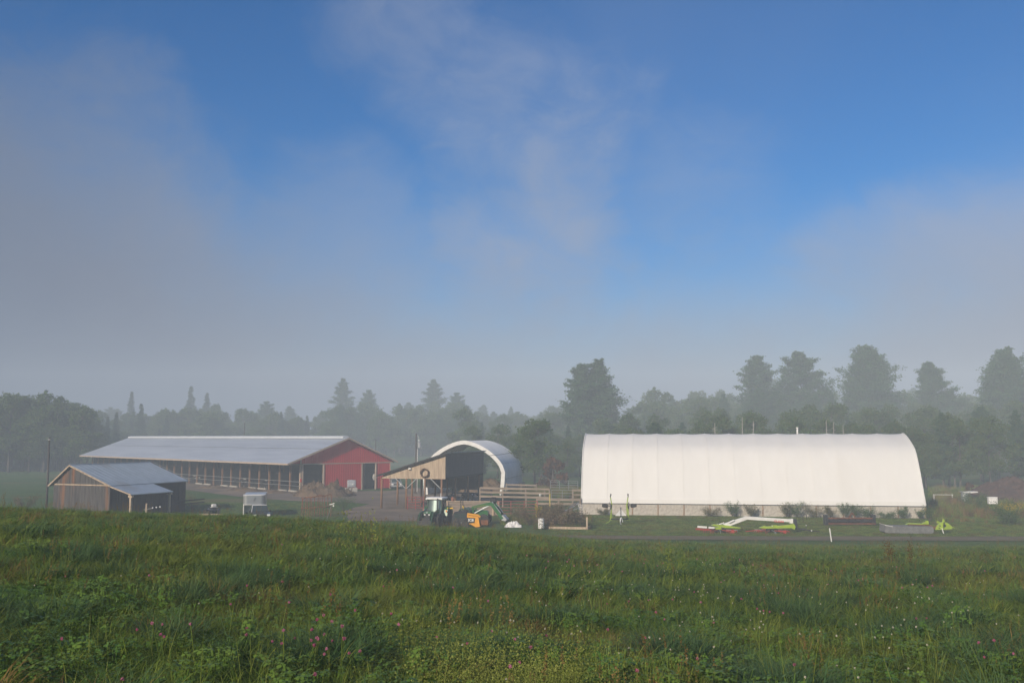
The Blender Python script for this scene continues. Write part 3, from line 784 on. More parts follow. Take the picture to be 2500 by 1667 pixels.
# ------------------------------------------------------------------ machinery helpers
def wheel(parent, c, r, w, rimmat, axis=(0, 1, 0), lugs=18, rim_r=.55, name='wheel'):
    """tyre with tread lugs, rim as its child"""
    ax = Vector(axis).normalized(); s = MB(); h = w / 2
    s.lathe((0, 0, 0), ax, [(r * rim_r, -h * .8), (r * .80, -h), (r * .95, -h * .86), (r, -h * .5), (r, h * .5), (r * .95, h * .86), (r * .80, h), (r * rim_r, h * .8)], 24)
    u = ax.orthogonal().normalized(); v = ax.cross(u)
    for i in range(lugs):
        a = 2 * math.pi * i / lugs; sg = 1 if i % 2 else -1
        p0 = (u * math.cos(a) + v * math.sin(a)) * r * 1.0; b_ = a + .14
        p1 = (u * math.cos(b_) + v * math.sin(b_)) * r * 1.0
        s.beam(p0 + ax * h * .02 * sg, p1 + ax * h * .9 * sg, r * .08, r * .09, p0)
    o = s.build(name, M['rubber'], parent, loc=c)
    s = MB(); s.lathe((0, 0, 0), ax, [(r * rim_r, -h * .7), (r * rim_r * .93, -h * .74), (r * rim_r * .8, -h * .35), (r * .18, -h * .3), (r * .16, -h * .55), (r * .16, h * .55), (r * .18, h * .3), (r * rim_r * .8, h * .35), (r * rim_r * .93, h * .74), (r * rim_r, h * .7)], 20)
    s.build('rim', rimmat, o)
    return o
def text(name, body, size, mt, parent, loc, rot, ext=.006, sx=1.0, bold=.0):
    cu = bpy.data.curves.new(name, 'FONT'); cu.body = body; cu.size = size; cu.extrude = ext; cu.offset = bold
    cu.align_x = 'CENTER'; cu.align_y = 'CENTER'; cu.resolution_u = 3
    to = bpy.data.objects.new(name, cu); C.objects.link(to)
    dg = bpy.context.evaluated_depsgraph_get(); me_ = bpy.data.meshes.new_from_object(to.evaluated_get(dg))
    bpy.data.objects.remove(to, do_unlink=True); bpy.data.curves.remove(cu)
    me_.materials.clear(); me_.materials.append(mt)
    o = link(name, me_, parent, loc); o.rotation_euler = rot; o.scale = (sx, 1, 1)
    return o

# ------------------------------------------------------------------ cab tractor, facing the camera
# local frame: -y is forward (towards the camera)
T1 = thing('cab_tractor', 'dark green cab tractor facing the field with glaring windscreen', 'tractor', W_(1066, 105.5), R(-15))
s = MB(); s.cbox((0, -1.75, 1.28), (.82, 2.3, .62), .22); s.prism([(-2.9, 1.0), (-2.95, 1.25), (-2.8, 1.58), (-2.2, 1.62), (-2.2, 1.0)], -.36, .36, 'yz'); s.build('hood', M['green_paint'], T1)
s = MB(); s.cbox((0, -2.96, 1.22), (.62, .06, .5), .1); s.build('grille', M['black'], T1)
for x in (-.24, .24):
    s = MB(); s.sphere((x, -2.99, 1.33), (.11, .05, .07), 8, 6); s.build('headlight', M['light_glass'], T1)
s = MB(); s.prism([(-.06, 0), (.06, 0), (0, .12)], -3.01, -2.995); s.build('hood_badge', M['letter_white'], T1, loc=(0, 0, 1.50))
s = MB(); s.box(-.42, .42, -3.0, 1.3, .62, 1.0); s.cbox((0, -3.15, .75), (.9, .35, .5), .1); s.build('chassis', M['dark_metal'], T1)
s = MB(); s.box(-1.0, 1.0, -2.2, -1.95, .52, .70); s.build('front_axle', M['dark_metal'], T1)
for x in (-.95, .95): wheel(T1, (x, -2.1, .70), .70, .48, M['yellow_paint'], (1, 0, 0))
for x in (-1.02, 1.02): wheel(T1, (x, .55, .95), .95, .58, M['yellow_paint'], (1, 0, 0))
# cab
cb = MB()
for x in (-.80, .80):
    cb.beam((x, -.75, 1.25), (x * .93, -.62, 2.72), .09, .09); cb.beam((x, .85, 1.35), (x * .93, .75, 2.72), .09, .09)
    cb.beam((x, .1, 1.3), (x * .94, .1, 2.72), .06, .06)
cb.box(-.82, .82, -.78, .9, 1.12, 1.28); cb.box(-.76, .76, -.66, .78, 2.66, 2.73)
cb.build('cab_frame', M['dark_green'], T1)
s = MB(); s.add([(-.76, -.74, 1.30), (.76, -.74, 1.30), (.71, -.62, 2.66), (-.71, -.62, 2.66)], [(0, 1, 2, 3)])
gm = bpy.data.materials.new('cab_glass'); gm.use_nodes = True
gp_ = gm.node_tree.nodes['Principled BSDF']; gp_.inputs['Base Color'].default_value = (.13, .17, .16, 1); gp_.inputs['Roughness'].default_value = .30; gp_.inputs['Specular IOR Level'].default_value = 1.0; gp_.inputs['Metallic'].default_value = .6
s = MB()
nxg = 8
for j in range(nxg + 1):
    for i in range(nxg + 1):
        u, v = -1 + 2 * i / nxg, j / nxg; w = .76 - .05 * v
        s.v.append((u * w, -.74 + .22 * v - .14 * (1 - u * u), 1.30 + 1.36 * v))
for j in range(nxg):
    for i in range(nxg): s.f.append((j * (nxg + 1) + i, j * (nxg + 1) + i + 1, (j + 1) * (nxg + 1) + i + 1, (j + 1) * (nxg + 1) + i))
s.build('windscreen', gm, T1, smooth=True)
for x in (-1, 1):
    s = MB(); s.add([(x * .79, -.70, 1.30), (x * .79, .82, 1.36), (x * .73, .74, 2.66), (x * .73, -.6, 2.66)], [(0, 1, 2, 3)]); s.build('side_window', M['glass'], T1)
s = MB(); s.cbox((0, .06, 2.84), (1.86, 1.85, .24), .3); s.build('cab_roof', M['white_metal'], T1)
for x in (-.82, .82):
    s = MB(); s.sphere((x, -.88, 2.80), (.12, .08, .09), 8, 6); s.build('work_light', M['light_glass'], T1)
for x in (-1, 1):
    s = MB(); s.prism([(-.45, 1.05), (-.25, 1.68), (.25, 1.98), (.9, 1.98), (1.35, 1.6), (1.5, 1.15), (1.36, 1.1), (1.15, 1.55), (.85, 1.86), (.28, 1.86), (-.12, 1.58), (-.32, 1.05)], x * .74, x * 1.34, 'yz'); s.build('fender', M['green_paint'], T1)
    s = MB(); s.beam((x * .8, -.8, 2.5), (x * 1.3, -.95, 2.45), .04, .04); s.cbox((x * 1.32, -.95, 2.2), (.2, .07, .46), .2); s.build('mirror', M['black'], T1)
    s = MB(); s.cbox((x * 1.28, -.55, 1.55), (.14, .08, .2), .2); s.build('marker_light', M['amber'], T1)
s = MB(); s.tube([(.46, -1.05, 1.5), (.46, -1.05, 2.75), (.46, -.98, 2.85)], .06, 8); s.build('exhaust_stack', M['dark_metal'], T1)
for x in (-1, 1):
    s = MB(); s.beam((x * .62, -1.2, .8), (x * .66, -1.2, 1.75), .14, .3); s.beam((x * .66, -1.2, 1.72), (x * .70, -3.1, 1.45), .14, .22); s.beam((x * .70, -3.05, 1.52), (x * .70, -3.75, .45), .14, .24); s.build('loader_arm', M['dark_green'], T1)
s = MB(); s.tube([(-.7, -3.7, .55), (.7, -3.7, .55)], .07, 8); s.box(-.75, .75, -3.78, -3.7, .2, .75); s.build('loader_carrier', M['dark_metal'], T1)
s = MB(); s.tube([(0, 0, 2.96), (0, 0, 3.35)], .03, 6); s.build('antenna', M['white_metal'], T1, loc=(.3, .5, 0))
s = MB(); s.box(1.3, 1.95, -.36, -.28, 1.78, 1.92); s.build('extremity_panel', M['yellow_paint'], T1)

# ------------------------------------------------------------------ loader tractor facing right (local +x forward)
T2 = thing('loader_tractor', 'green open station tractor with raised front loader and yellow wheels', 'tractor', W_(1160, 107), R(-12))
s = MB(); s.cbox((.55, 0, 1.22), (1.75, .62, .55), .2); s.prism([(1.3, .95), (1.5, 1.0), (1.46, 1.36), (1.2, 1.48), (.2, 1.5), (.2, .95)], -.30, .30); s.build('hood', M['green_paint'], T2)
s = MB(); s.box(-1.2, 1.45, -.28, .28, .55, .95); s.build('chassis', M['dark_metal'], T2)
for y in (-.62, .62): wheel(T2, (-.95, y * 1.12, .78), .78, .46, M['yellow_paint'])
for y in (-.62, .62): wheel(T2, (1.12, y * 1.05, .56), .56, .32, M['yellow_paint'])
for y in (-1, 1):
    s = MB(); s.prism([(-1.75, 1.2), (-1.5, 1.62), (-1.0, 1.74), (-.45, 1.62), (-.2, 1.2), (-.32, 1.2), (-.52, 1.55), (-1.0, 1.66), (-1.45, 1.54), (-1.65, 1.2)], y * .42, y * .92); s.build('fender', M['dark_green'], T2)
s = MB(); s.cbox((-.95, 0, 1.42), (.5, .52, .14), .3); s.prism([(-1.22, 1.42), (-1.12, 1.42), (-1.28, 1.95), (-1.36, 1.95)], -.25, .25); s.build('seat', M['yellow_paint'], T2)
s = MB(); s.lathe((-.30, 0, 1.78), (-.5, 0, .86), [(.19, -.015), (.21, 0), (.19, .015), (.17, 0)], 16, True); s.tube([(-.30, 0, 1.78), (-.1, 0, 1.4)], .03, 6); s.build('steering_wheel', M['black'], T2)
s = MB()
for y in (-.42, .42): s.beam((-1.48, y, 1.0), (-1.48, y, 2.75), .08, .08)
s.beam((-1.48, -.42, 2.72), (-1.48, .42, 2.72), .08, .08); s.build('roll_bar', M['black'], T2)
for y in (-1, 1):
    s = MB(); s.beam((.0, y * .48, .7), (-.05, y * .52, 1.85), .12, .34, (0, 1, 0)); s.build('loader_mast', M['green_paint'], T2)
    s = MB(); s.prism([(-.25, 1.68), (-.2, 1.92), (1.1, 2.22), (1.9, 2.38), (2.15, 2.28), (3.25, .72), (3.0, .55), (1.85, 2.02), (1.1, 1.92), (-.2, 1.66)], y * .56 - .06, y * .56 + .06); s.build('loader_arm', M['green_paint'], T2)
    s = MB(); s.tube([(.1, y * .56, 1.2), (1.45, y * .56, 1.95)], [.06, .045], 8); s.tube([(2.0, y * .56, 2.42), (2.95, y * .56, 1.25)], [.05, .05], 8); s.build('hydraulic_cylinder', M['galv'], T2)
s = MB(); s.tube([(1.95, -.55, 2.25), (1.95, .55, 2.25)], .06, 8); s.build('cross_tube', M['green_paint'], T2)
s = MB(); s.prism([(2.95, .95), (3.2, 1.05), (3.62, .58), (3.45, .42), (3.05, .50)], -.6, .6); s.build('quick_attach', M['galv'], T2)
s = MB(); s.cbox((1.95, .45, 2.55), (.75, .5, .62), .3); s.build('tool_box', M['black'], T2)
s = MB(); s.beam((-.1, -.635, 1.82), (1.4, -.635, 2.10), .012, .10, (0, 1, 0)); s.build('yellow_stripe', M['yellow_paint'], T2)

# ------------------------------------------------------------------ yellow skid steer, in front of the loader tractor
T3 = thing('skid_steer', 'yellow and black skid steer loader half sunk behind the grass', 'skid steer', W_(1146, 103.5), R(-6))
s = MB(); s.prism([(-.15, .35), (-.15, 1.30), (.2, 1.36), (1.0, 1.25), (1.06, .9), (1.2, .1), (.75, .05), (.2, .35)], -.62, .55); s.build('engine_cover', M['orange_yellow'], T3)
s = MB(); s.prism([(-.16, .45), (-.16, 1.02), (.72, .98), (.62, .5), (.2, .45)], -.655, -.60); s.build('side_panel', M['black'], T3)
text('side_lettering', 'JCB', .34, M['letter_white'], T3, (.26, -.665, .76), (R(90), 0, 0), sx=1.15, bold=.006)
s = MB(); s.beam((-.1, -.72, 1.42), (1.05, -.72, 1.28), .14, .16); s.beam((.95, -.72, 1.3), (1.25, -.72, 1.1), .12, .14); s.build('boom', M['orange_yellow'], T3)
s = MB(); s.tube([(.1, -.74, 1.3), (.6, -.74, 1.5)], .05, 6); s.build('boom_cylinder', M['dark_metal'], T3)
s = MB()
s.prism([(-1.7, .2), (-1.75, 1.0), (-1.5, 1.55), (-.3, 1.62), (-.18, 1.3), (-.18, .2)], -.66, .6); s.build('cab', M['black'], T3)
s = MB()
for x0, x1 in ((-1.45, -.9), (-.82, -.32)): s.box(x0, x1, -.69, -.66, .95, 1.45)
s.build('side_window', M['glass'], T3)
text('cab_lettering', 'JCB', .15, M['letter_white'], T3, (-.62, -.68, .52), (R(90), R(-18), 0), sx=1.3)
for x in (-1.3, -.35):
    wheel(T3, (x, -.72, .36), .38, .26, M['black'])
s = MB(); s.box(1.15, 2.0, -.30, .3, .25, .75); s.build('counterweight', M['rust'], T3)

# ------------------------------------------------------------------ livestock trailer and pick-up at the left
TR = thing('livestock_trailer', 'white gooseneck stock trailer with rounded nose behind a pickup', 'trailer', W_(620, 116), R(12), None, .86)
s = MB(); rp_ = []
for k in range(9): a = math.pi * k / 8; rp_.append(k)
def rounded(w, l, r, n=5):
    out = []
    for cx, cy, a0 in ((w - r, -l + r, -90), (w - r, l - r, 0), (-w + r, l - r, 90), (-w + r, -l + r, 180)):
        for k in range(n + 1):
            a = R(a0 + 90 * k / n); out.append((cx + r * math.cos(a), cy + r * math.sin(a)))
    return out
s.prism([(a, c + 1.0) for a, c in rounded(1.42, 1.3, .55)], 1.75, 2.92, 'xy'); s.build('nose', M['silver'], TR, smooth=False)
s = MB(); s.prism([(a, c + 1.0) for a, c in rounded(1.46, 1.34, .56)], 2.92, 2.99, 'xy'); s.prism([(a, c + 1.0) for a, c in rounded(1.45, 1.33, .56)], 1.68, 1.75, 'xy'); s.build('nose_trim', M['white_metal'], TR)
s = MB(); s.box(-1.42, 1.42, 2.3, 8.5, .55, 2.92); s.build('body', M['silver'], TR)
s = MB(); s.box(-1.47, -1.36, 1.0, 8.5, .3, 2.9); s.build('side_rail', M['white_metal'], TR)
s = MB(); s.prism([(-.5, .4), (-.2, 1.7), (.5, 1.7), (.8, .4)], .5, .9); s.build('gooseneck', M['tan'], TR)
s = MB(); s.beam((-.05, -.335, 2.2), (.22, -.335, 2.66), .015, .13, (0, 1, 0)); s.build('slash_mark', M['black'], TR)
for x in (-1.25, 1.25):
    for y in (5.2, 6.1): wheel(TR, (x, y, .38), .38, .24, M['silver'], (1, 0, 0), 0)
def pickup(name, label, loc, rz, body, group=None):
    """pick-up truck, -y forward"""
    t = thing(name, label, 'pickup truck', loc, rz, group)
    s = MB(); s.prism([(-2.75, .62), (-2.8, .85), (-2.7, 1.12), (-1.45, 1.2), (2.75, 1.22), (2.75, .6), (-2.5, .5)], -.95, .95, 'yz'); s.build('body', body, t)
    s = MB(); s.add([(-.92, -1.4, 1.2), (.92, -1.4, 1.2), (.92, 1.1, 1.22), (-.92, 1.1, 1.22), (-.74, -.62, 1.86), (.74, -.62, 1.86), (.74, .85, 1.86), (-.74, .85, 1.86)],
                    [(4, 5, 6, 7), (0, 1, 5, 4), (1, 2, 6, 5), (2, 3, 7, 6), (3, 0, 4, 7)]); s.build('cab', body, t)
    s = MB(); s.add([(-.82, -1.36, 1.25), (.82, -1.36, 1.25), (.70, -.68, 1.83), (-.70, -.68, 1.83)], [(0, 1, 2, 3)]); s.v = [(x, y - .015, z + .012) for x, y, z in s.v]; s.build('windscreen', M['glass'], t)
    for x in (-1, 1):
        s = MB(); s.add([(x * .91, -1.0, 1.28), (x * .91, .95, 1.28), (x * .775, .8, 1.8), (x * .775, -.58, 1.8)], [(0, 1, 2, 3)]); s.v = [(a + x * .012, b_, c_) for a, b_, c_ in s.v]; s.build('side_window', M['glass'], t)
        s = MB(); s.cbox((x * .72, -2.79, .95), (.34, .06, .2), .2); s.build('headlight', M['light_glass'], t)
        s = MB(); s.cbox((x * 1.08, -1.05, 1.28), (.16, .08, .22), .2); s.build('mirror', M['black'], t)
    s = MB(); s.cbox((0, -2.80, .95), (1.02, .05, .26), .15); s.build('grille', M['black'], t)
    s = MB(); s.cbox((0, -2.84, .62), (1.85, .16, .22), .2); s.build('bumper', M['silver'], t)
    s = MB(); s.box(-.8, .8, 1.25, 2.6, 1.225, 1.24); s.build('truck_bed', M['black'], t)
    for x in (-.84, .84):
        for y in (-1.8, 1.8): wheel(t, (x, y, .40), .40, .26, M['silver'], (1, 0, 0), 0)
    return t
pk1 = pickup('pickup_truck', 'dark pickup with pale roof edge parked before the stock trailer', W_(633, 109.5), R(20), M['truck_dark'])
s = MB(); s.tube([(-.76, -.63, 1.885), (.76, -.63, 1.885)], .035, 6); s.tube([(-.76, -.63, 1.885), (-.93, -1.38, 1.22)], .03, 6); s.build('roof_edge', M['white_metal'], pk1)
pickup('pickup_truck', 'silver front pickup parked beside the red barn right corner', ground(962, 1195) + Vector((0, 2.5, 0)), R(10), M['truck_silver'])

# quad bike left of the trailer
AT = thing('quad_bike', 'dark quad bike with white front rack left of the trailer', 'quad bike', W_(517, 111.5) + Vector((0, 0, .55)), R(35))
for x in (-.48, .48):
    for y in (-.65, .65): wheel(AT, (x, y, .33), .33, .28, M['silver'], (1, 0, 0), 12)
s = MB(); s.cbox((0, 0, .62), (.5, 1.7, .34), .2); s.prism([(-.75, .7), (-.5, .95), (-.1, .9), (.0, .75)], -.3, .3, 'yz'); s.build('body', M['truck_dark'], AT)
s = MB(); s.cbox((0, .3, .9), (.36, .75, .16), .3); s.build('seat', M['black'], AT)
s = MB(); s.tube([(-.42, -.32, 1.2), (-.15, -.42, 1.15), (.15, -.42, 1.15), (.42, -.32, 1.2)], .03, 6); s.tube([(0, -.42, 1.15), (0, -.5, .85)], .04, 6); s.build('handlebar', M['black'], AT)
s = MB()
for x in (-.3, -.1, .1, .3): s.tube([(x, -1.0, .98), (x, -.5, .98)], .02, 5)
for y in (-1.0, -.75, -.5): s.tube([(-.35, y, .98), (.35, y, .98)], .02, 5)
s.build('front_rack', M['white_metal'], AT)
s = MB(); s.cbox((0, -.72, 1.16), (.5, .42, .3), .2); s.build('cargo_box', M['white_metal'], AT)
for x in (-1, 1):
    s = MB(); s.prism([(-1.05, .62), (-.9, .76), (-.4, .76), (-.25, .6), (-.3, .56), (-.45, .7), (-.85, .7), (-1.0, .58)], x * .3, x * .64, 'yz'); s.build('front_fender', M['truck_dark'], AT)
s = MB(); s.cbox((0, 0, 0), (2.6, .14, .16), .1); s.build('timber_beam', M['pale_wood'], loc=W_(517, 110.5) + Vector((0, 0, .75)), label='pale timber beam lying in the grass below the quad bike', cat='timber')

# round pen of rusty stakes in front of hay pile
FN = thing('rusty_feeder', 'rusty slatted hay feeder in front of the hay heap', 'hay feeder', W_(775, 118), 0)
fr = random.Random(2)
tops = []
for k in range(13):
    x = -1.9 + 3.5 * k / 12; a = k / 12
    y = -.9 * math.sin(math.pi * a); z = 2.05 + .5 * a + fr.uniform(-.1, .1)
    s = MB(); s.tube([(x, y, 0), (x + fr.uniform(-.12, .12), y, z)], .045, 5); s.build('slat', M['rust'], FN); tops.append((x, y, z))
s = MB(); s.tube(tops, .06, 6); s.build('top_rail', M['rust'], FN)
s = MB(); s.tube([(x, y - .06, z * .45) for x, y, z in tops], .05, 6); s.build('mid_rail', M['rust'], FN)
mk = W_(798, 112)
t = thing('stake_marker', 'thin leaning stake with small white plates beside the feeder', 'stake', mk, 0)
s = MB(); s.tube([(0, 0, 0), (.55, 0, 1.75)], .02, 5); s.build('stake', M['galv'], t)
s = MB(); s.beam((.3, -.02, 1.72), (.85, -.02, 1.88), .03, .10); s.cbox((.75, -.04, 1.6), (.16, .04, .16), .2); s.build('plate', M['white_metal'], t)

# ------------------------------------------------------------------ tote, blocks, sack
bl = ground(849, 1201)
def block(loc, rz, label, l=1.3):
    s = MB(); s.cbox((0, 0, .38), (l, .8, .76), .06); o = s.build('concrete_block', M['concrete'], loc=loc, label=label, cat='concrete block'); o.rotation_euler = (0, 0, rz)
    return o
block(bl, .3, 'wide concrete block under the left of the caged tote', 1.25)
bl2 = W_(865.5, bl.y + .3); block(bl2, .3, 'narrow concrete block under the right of the caged tote', .85)
tt = thing('caged_tote', 'white plastic liquid tote in a grey cage before red wall', 'tote', (bl + bl2) / 2 + Vector((-.0, .1, .77)), .3)
s = MB(); s.cbox((0, 0, .68), (1.3, 1.0, 1.1), .12); s.lathe((0, 0, 1.2), (0, 0, 1), [(.14, 0), (.14, .1)], 10); s.build('tank', M['water_plastic'], tt, smooth=False)
s = MB()
for z in (.15, .42, .7, .97, 1.24): s.tube([(-.68, -.53, z), (.68, -.53, z), (.68, .53, z), (-.68, .53, z), (-.68, -.53, z)], .025, 5)
for i in range(6): x = -.66 + 1.32 * i / 5; s.tube([(x, -.54, .12), (x, -.54, 1.26)], .022, 5); s.tube([(x, .54, .12), (x, .54, 1.26)], .022, 5)
s.build('cage', M['galv'], tt)
s = MB(); s.box(-.68, .68, -.53, .53, .09, .12); s.box(-.68, -.5, -.53, .53, 0, .09); s.box(.5, .68, -.53, .53, 0, .09); s.box(-.1, .1, -.53, .53, 0, .09); s.build('pallet', M['galv'], tt)
s = MB(); s.sphere((.1, -.56, .55), (.16, .03, .12), 8, 6); s.build('label_plate', M['light_glass'], tt)
sk = W_(912, 172)
s = MB(); s.sphere((0, 0, 0), (.24, .12, .55), 10, 8, .14); s.build('feed_sack', M['concrete'], loc=sk + Vector((0, 0, 2.4)), label='pale sack hanging in the small right barn doorway', cat='sack')

# crumpled white bale wrap in the grass
s = MB(); n, m_ = 44, 30
for j in range(m_ + 1):
    for i in range(n + 1):
        u, v = i / n, j / m_; e = min(u, 1 - u, v, 1 - v)
        base = (1 - (2 * abs(v - .5)) ** 2) * (1 - (2 * abs(u - .5)) ** 2.2)
        q_ = Vector((u * 3.1, v * 2.2, 4)); f_ = abs(mnoise.noise(q_ * 1.7)) + .5 * abs(mnoise.noise(q_ * 4.1)) + .25 * abs(mnoise.noise(q_ * 9))
        z = base * (.14 + .42 * u + .42 * f_)
        w = 1 + .3 * mnoise.noise(Vector((u * 4, v * 4, 9)))
        s.v.append(((u - .5) * 1.75 * w, (v - .5) * 1.2 * w, z - .03))
for j in range(m_):
    for i in range(n): s.f.append((j * (n + 1) + i, j * (n + 1) + i + 1, (j + 1) * (n + 1) + i + 1, (j + 1) * (n + 1) + i))
o = s.build('bale_wrap', M['tarp'], loc=W_(1253, 103.5) + Vector((0, 0, .05)), label='crumpled white bale wrap lying in the grass', cat='plastic wrap')

# ------------------------------------------------------------------ planter frame with brush, white barrel
PX0, PX1 = W_(1318, 101.5), W_(1433, 100.5)
d = PX1 - PX0
t = thing('timber_frame', 'open timber frame with one tall end post holding the brush heap', 'timber frame', PX0, math.atan2(d.y, d.x)); L_ = d.length
s = MB(); s.box(.0, L_, -.08, .06, .02, .26); s.build('bottom_board', M['pale_wood'], t)
s = MB(); s.box(L_ - .08, L_ + .08, -.1, .08, 0, 1.25); s.build('end_post', M['pale_wood'], t)
s = MB(); s.box(L_ - .05, L_ + .05, .1, 2.4, .02, .26); s.build('side_board', M['pale_wood'], t)
s = MB(); s.lathe((0, 0, 0), (0, 0, 1), [(.30, 0), (.32, .05), (.31, .35), (.33, .4), (.31, .45), (.31, .8), (.33, .85), (.31, .9), (.29, 1.0), (.27, 1.0)], 18)
M['speckle'] = mat('speckle', (.72, .70, .68), (.06, .05, .04), 9, .6, lo=.5, hi=.56, detail=3)
s.build('white_barrel', M['speckle'], loc=W_(1321, 100.6) + Vector((0, 0, .12)), smooth=True, label='white mottled barrel at the left end of the brush frame', cat='barrel')

# ------------------------------------------------------------------ rotary tedder, folded (behind lawn left)
TD = thing('folded_tedder', 'lime green hay tedder folded upright with a white warning triangle', 'tedder', W_(1512, 107), R(4))
for sg in (-1, 1):
    x = sg * .93
    s = MB(); s.beam((x - .08, 0, .4), (x - .13 * sg, 0, 2.2), .09, .10); s.beam((x + .12, .1, .35), (x - .04 * sg, 0, 2.1), .09, .10); s.beam((x - .1 * sg, 0, 2.1), (x + .02 * sg, 0, 2.85), .09, .10); s.build('folded_arm', M['lime'], TD)
    s = MB(); s.tube([(x - .0, 0, 2.7), (x + .16 * -sg * -.3, 0, 3.05)], .05, 6); s.sphere((x + .02, 0, 3.12), (.07, .05, .14), 8, 6); s.build('marker_reflector', M['dark_metal'], TD)
    wheel(TD, (x + sg * .62, 0, 1.95), .19, .62, M['dark_metal'], (1, 0, .12 * sg), 0)
    s = MB(); s.tube([(x, 0, 1.95), (x + sg * .6, 0, 1.95)], .04, 6); s.build('wheel_axle', M['dark_metal'], TD)
    s = MB(); s.lathe((x, 0, 1.85), (sg, .2, .2), [(.26, -.05), (.28, 0), (.26, .05)], 14)
    for k in range(7):
        a = 2 * math.pi * k / 7; s.tube([(x + .05 * sg, .25 * math.cos(a), 1.85 + .25 * math.sin(a)), (x + .12 * sg, .55 * math.cos(a), 1.85 + .55 * math.sin(a))], .022, 4)
    s.build('tine_rotor', M['dark_metal'], TD)
s = MB(); s.prism([(-.62, .95), (-.05, 1.62), (-.05, .95)], -.9, -.85); s.prism([(.62, .95), (.05, 1.62), (.05, .95)], -.9, -.85); s.build('warning_board', M['white_metal'], TD)
s = MB(); s.beam((0, -.86, .2), (0, -.86, 1.85), .10, .08); s.beam((-.95, 0, .55), (.95, 0, .55), .12, .12); s.beam((0, -.86, .6), (0, .2, .55), .12, .12); s.build('headstock', M['dark_metal'], TD)
s = MB(); s.tube([(-.05, -.9, .75), (-.1, -1.0, .35), (-.02, -1.0, .05)], .05, 6); s.tube([(.05, -.9, .8), (.18, -1.0, .3)], .04, 6); s.build('support_leg', M['galv'], TD)
s = MB(); s.tube([(-.93, 0, .5), (-1.2, -.5, .3), (-1.6, -.8, .18)], .035, 6); s.build('hose', M['lime'], TD)

# ------------------------------------------------------------------ twin rotor rake (long, beside the lane)
RK = thing('rotary_rake', 'long white and lime twin rotor hay rake with red tine arms', 'hay rake', W_(1825, 97.6), R(-1.5))
k1 = 97.6 / F
def rx(px): return (px - 1825) * k1
def rz_(py): return 9.3 - (py - YH) * 97.6 / F
def pr(pts, d0, d1): return [(rx(a), rz_(c)) for a, c in pts]
s = MB(); s.prism(pr([(1764, 1275), (1776, 1281), (1822, 1264), (1928, 1270), (1928, 1263), (1820, 1256.5)], 0, 0), -.16, .16)
s.build('boom', M['white_metal'], RK)
s = MB(); s.prism(pr([(1924, 1272.5), (1932, 1272.5), (1932, 1262), (1924, 1263)], 0, 0), -.2, .2); s.build('boom_end', M['white_metal'], RK)
text('boom_lettering', 'CLAAS', .26, M['letter_red'], RK, (rx(1898), -.17, rz_(1268.2)), (R(90), R(3), 0), sx=1.25, bold=.005)
s = MB(); s.prism(pr([(1735, 1277.5), (1742, 1275), (1768, 1277), (1805, 1282.5), (1805, 1284.5), (1765, 1283)], 0, 0), -.35, -.1); s.prism(pr([(1743, 1283), (1746, 1287), (1760, 1287), (1758, 1281)], 0, 0), -.4, .1); s.build('rotor_frame', M['lime'], RK)
s = MB(); s.prism(pr([(1849, 1282.5), (1863, 1278), (1866, 1280), (1920, 1276), (1932, 1273), (1936, 1280), (1933, 1287), (1926, 1283), (1890, 1284), (1862, 1284.5)], 0, 0), -.5, -.2); s.build('rotor_frame', M['lime'], RK)
s = MB(); s.cbox((rx(1886), -.35, rz_(1278)), (.55, .3, .12), .3); s.build('gear_cover', M['lime'], RK)
s = MB(); s.cbox((rx(1785), -.2, rz_(1268.5)), (.62, .22, .16), .3); o = s.build('hydraulic_box', M['white_metal'], RK)
o.rotation_euler = (0, R(-24), 0); c0 = Vector((rx(1785), -.2, rz_(1268.5)))
for v in o.data.vertices: v.co -= c0
o.location = c0
for n_, (cxp, zc) in enumerate(((1757, 1289), (1880, 1290))):
    x0 = rx(cxp); z0 = rz_(zc)
    s = MB(); s.lathe((x0, 0, z0), (0, 0, 1), [(.3, -.12), (.34, 0), (.2, .14), (.12, .3)], 14); s.build('rotor_hub', M['dark_metal'], RK)
    for k in range(11):
        a = 2 * math.pi * (k + .3 * n_) / 11; ca_, sa_ = math.cos(a), math.sin(a); Lr = 1.75
        s = MB(); s.tube([(x0 + .3 * ca_, .3 * sa_, z0 + .02), (x0 + Lr * ca_, Lr * sa_, z0 - .02)], .035, 5)
        for q_ in range(4):
            rr_ = 1.15 + .2 * q_; s.tube([(x0 + rr_ * ca_, rr_ * sa_, z0), (x0 + rr_ * ca_ - .05 * sa_, rr_ * sa_ + .05 * ca_, z0 - .36)], .018, 4)
        s.build('tine_arm', M['rake_red'] if k % 4 else M['galv'], RK)
    s = MB(); s.box(x0 + .95, x0 + 1.25, -.9, -.84, z0 - .42, z0 + .1); s.build('guard_plate', M['rake_red'], RK)
    for dx in (-.35, .35): wheel(RK, (x0 + dx, -.3, .24), .24, .18, M['dark_metal'], (0, 1, 0), 0)
s = MB(); s.prism(pr([(1701.5, 1278), (1701.5, 1282.5), (1724, 1284), (1724, 1279.5)], 0, 0), -.6, -.5); s.prism(pr([(1728, 1280), (1728, 1284.5), (1742, 1285), (1742, 1281)], 0, 0), -.6, -.5); s.build('warning_board', M['white_metal'], RK)
s = MB(); s.tube([(rx(1697), -.5, rz_(1285)), (rx(1745), -.3, rz_(1287))], .05, 6); s.tube([(rx(1697), -.55, rz_(1287)), (rx(1735), -.4, rz_(1289))], .04, 6); s.build('swath_bar', M['rake_red'], RK)
s = MB(); s.tube([(rx(1816), -.5, rz_(1291.5)), (rx(1850), -.4, rz_(1288))], .04, 6); s.build('swath_bar', M['rake_red'], RK)
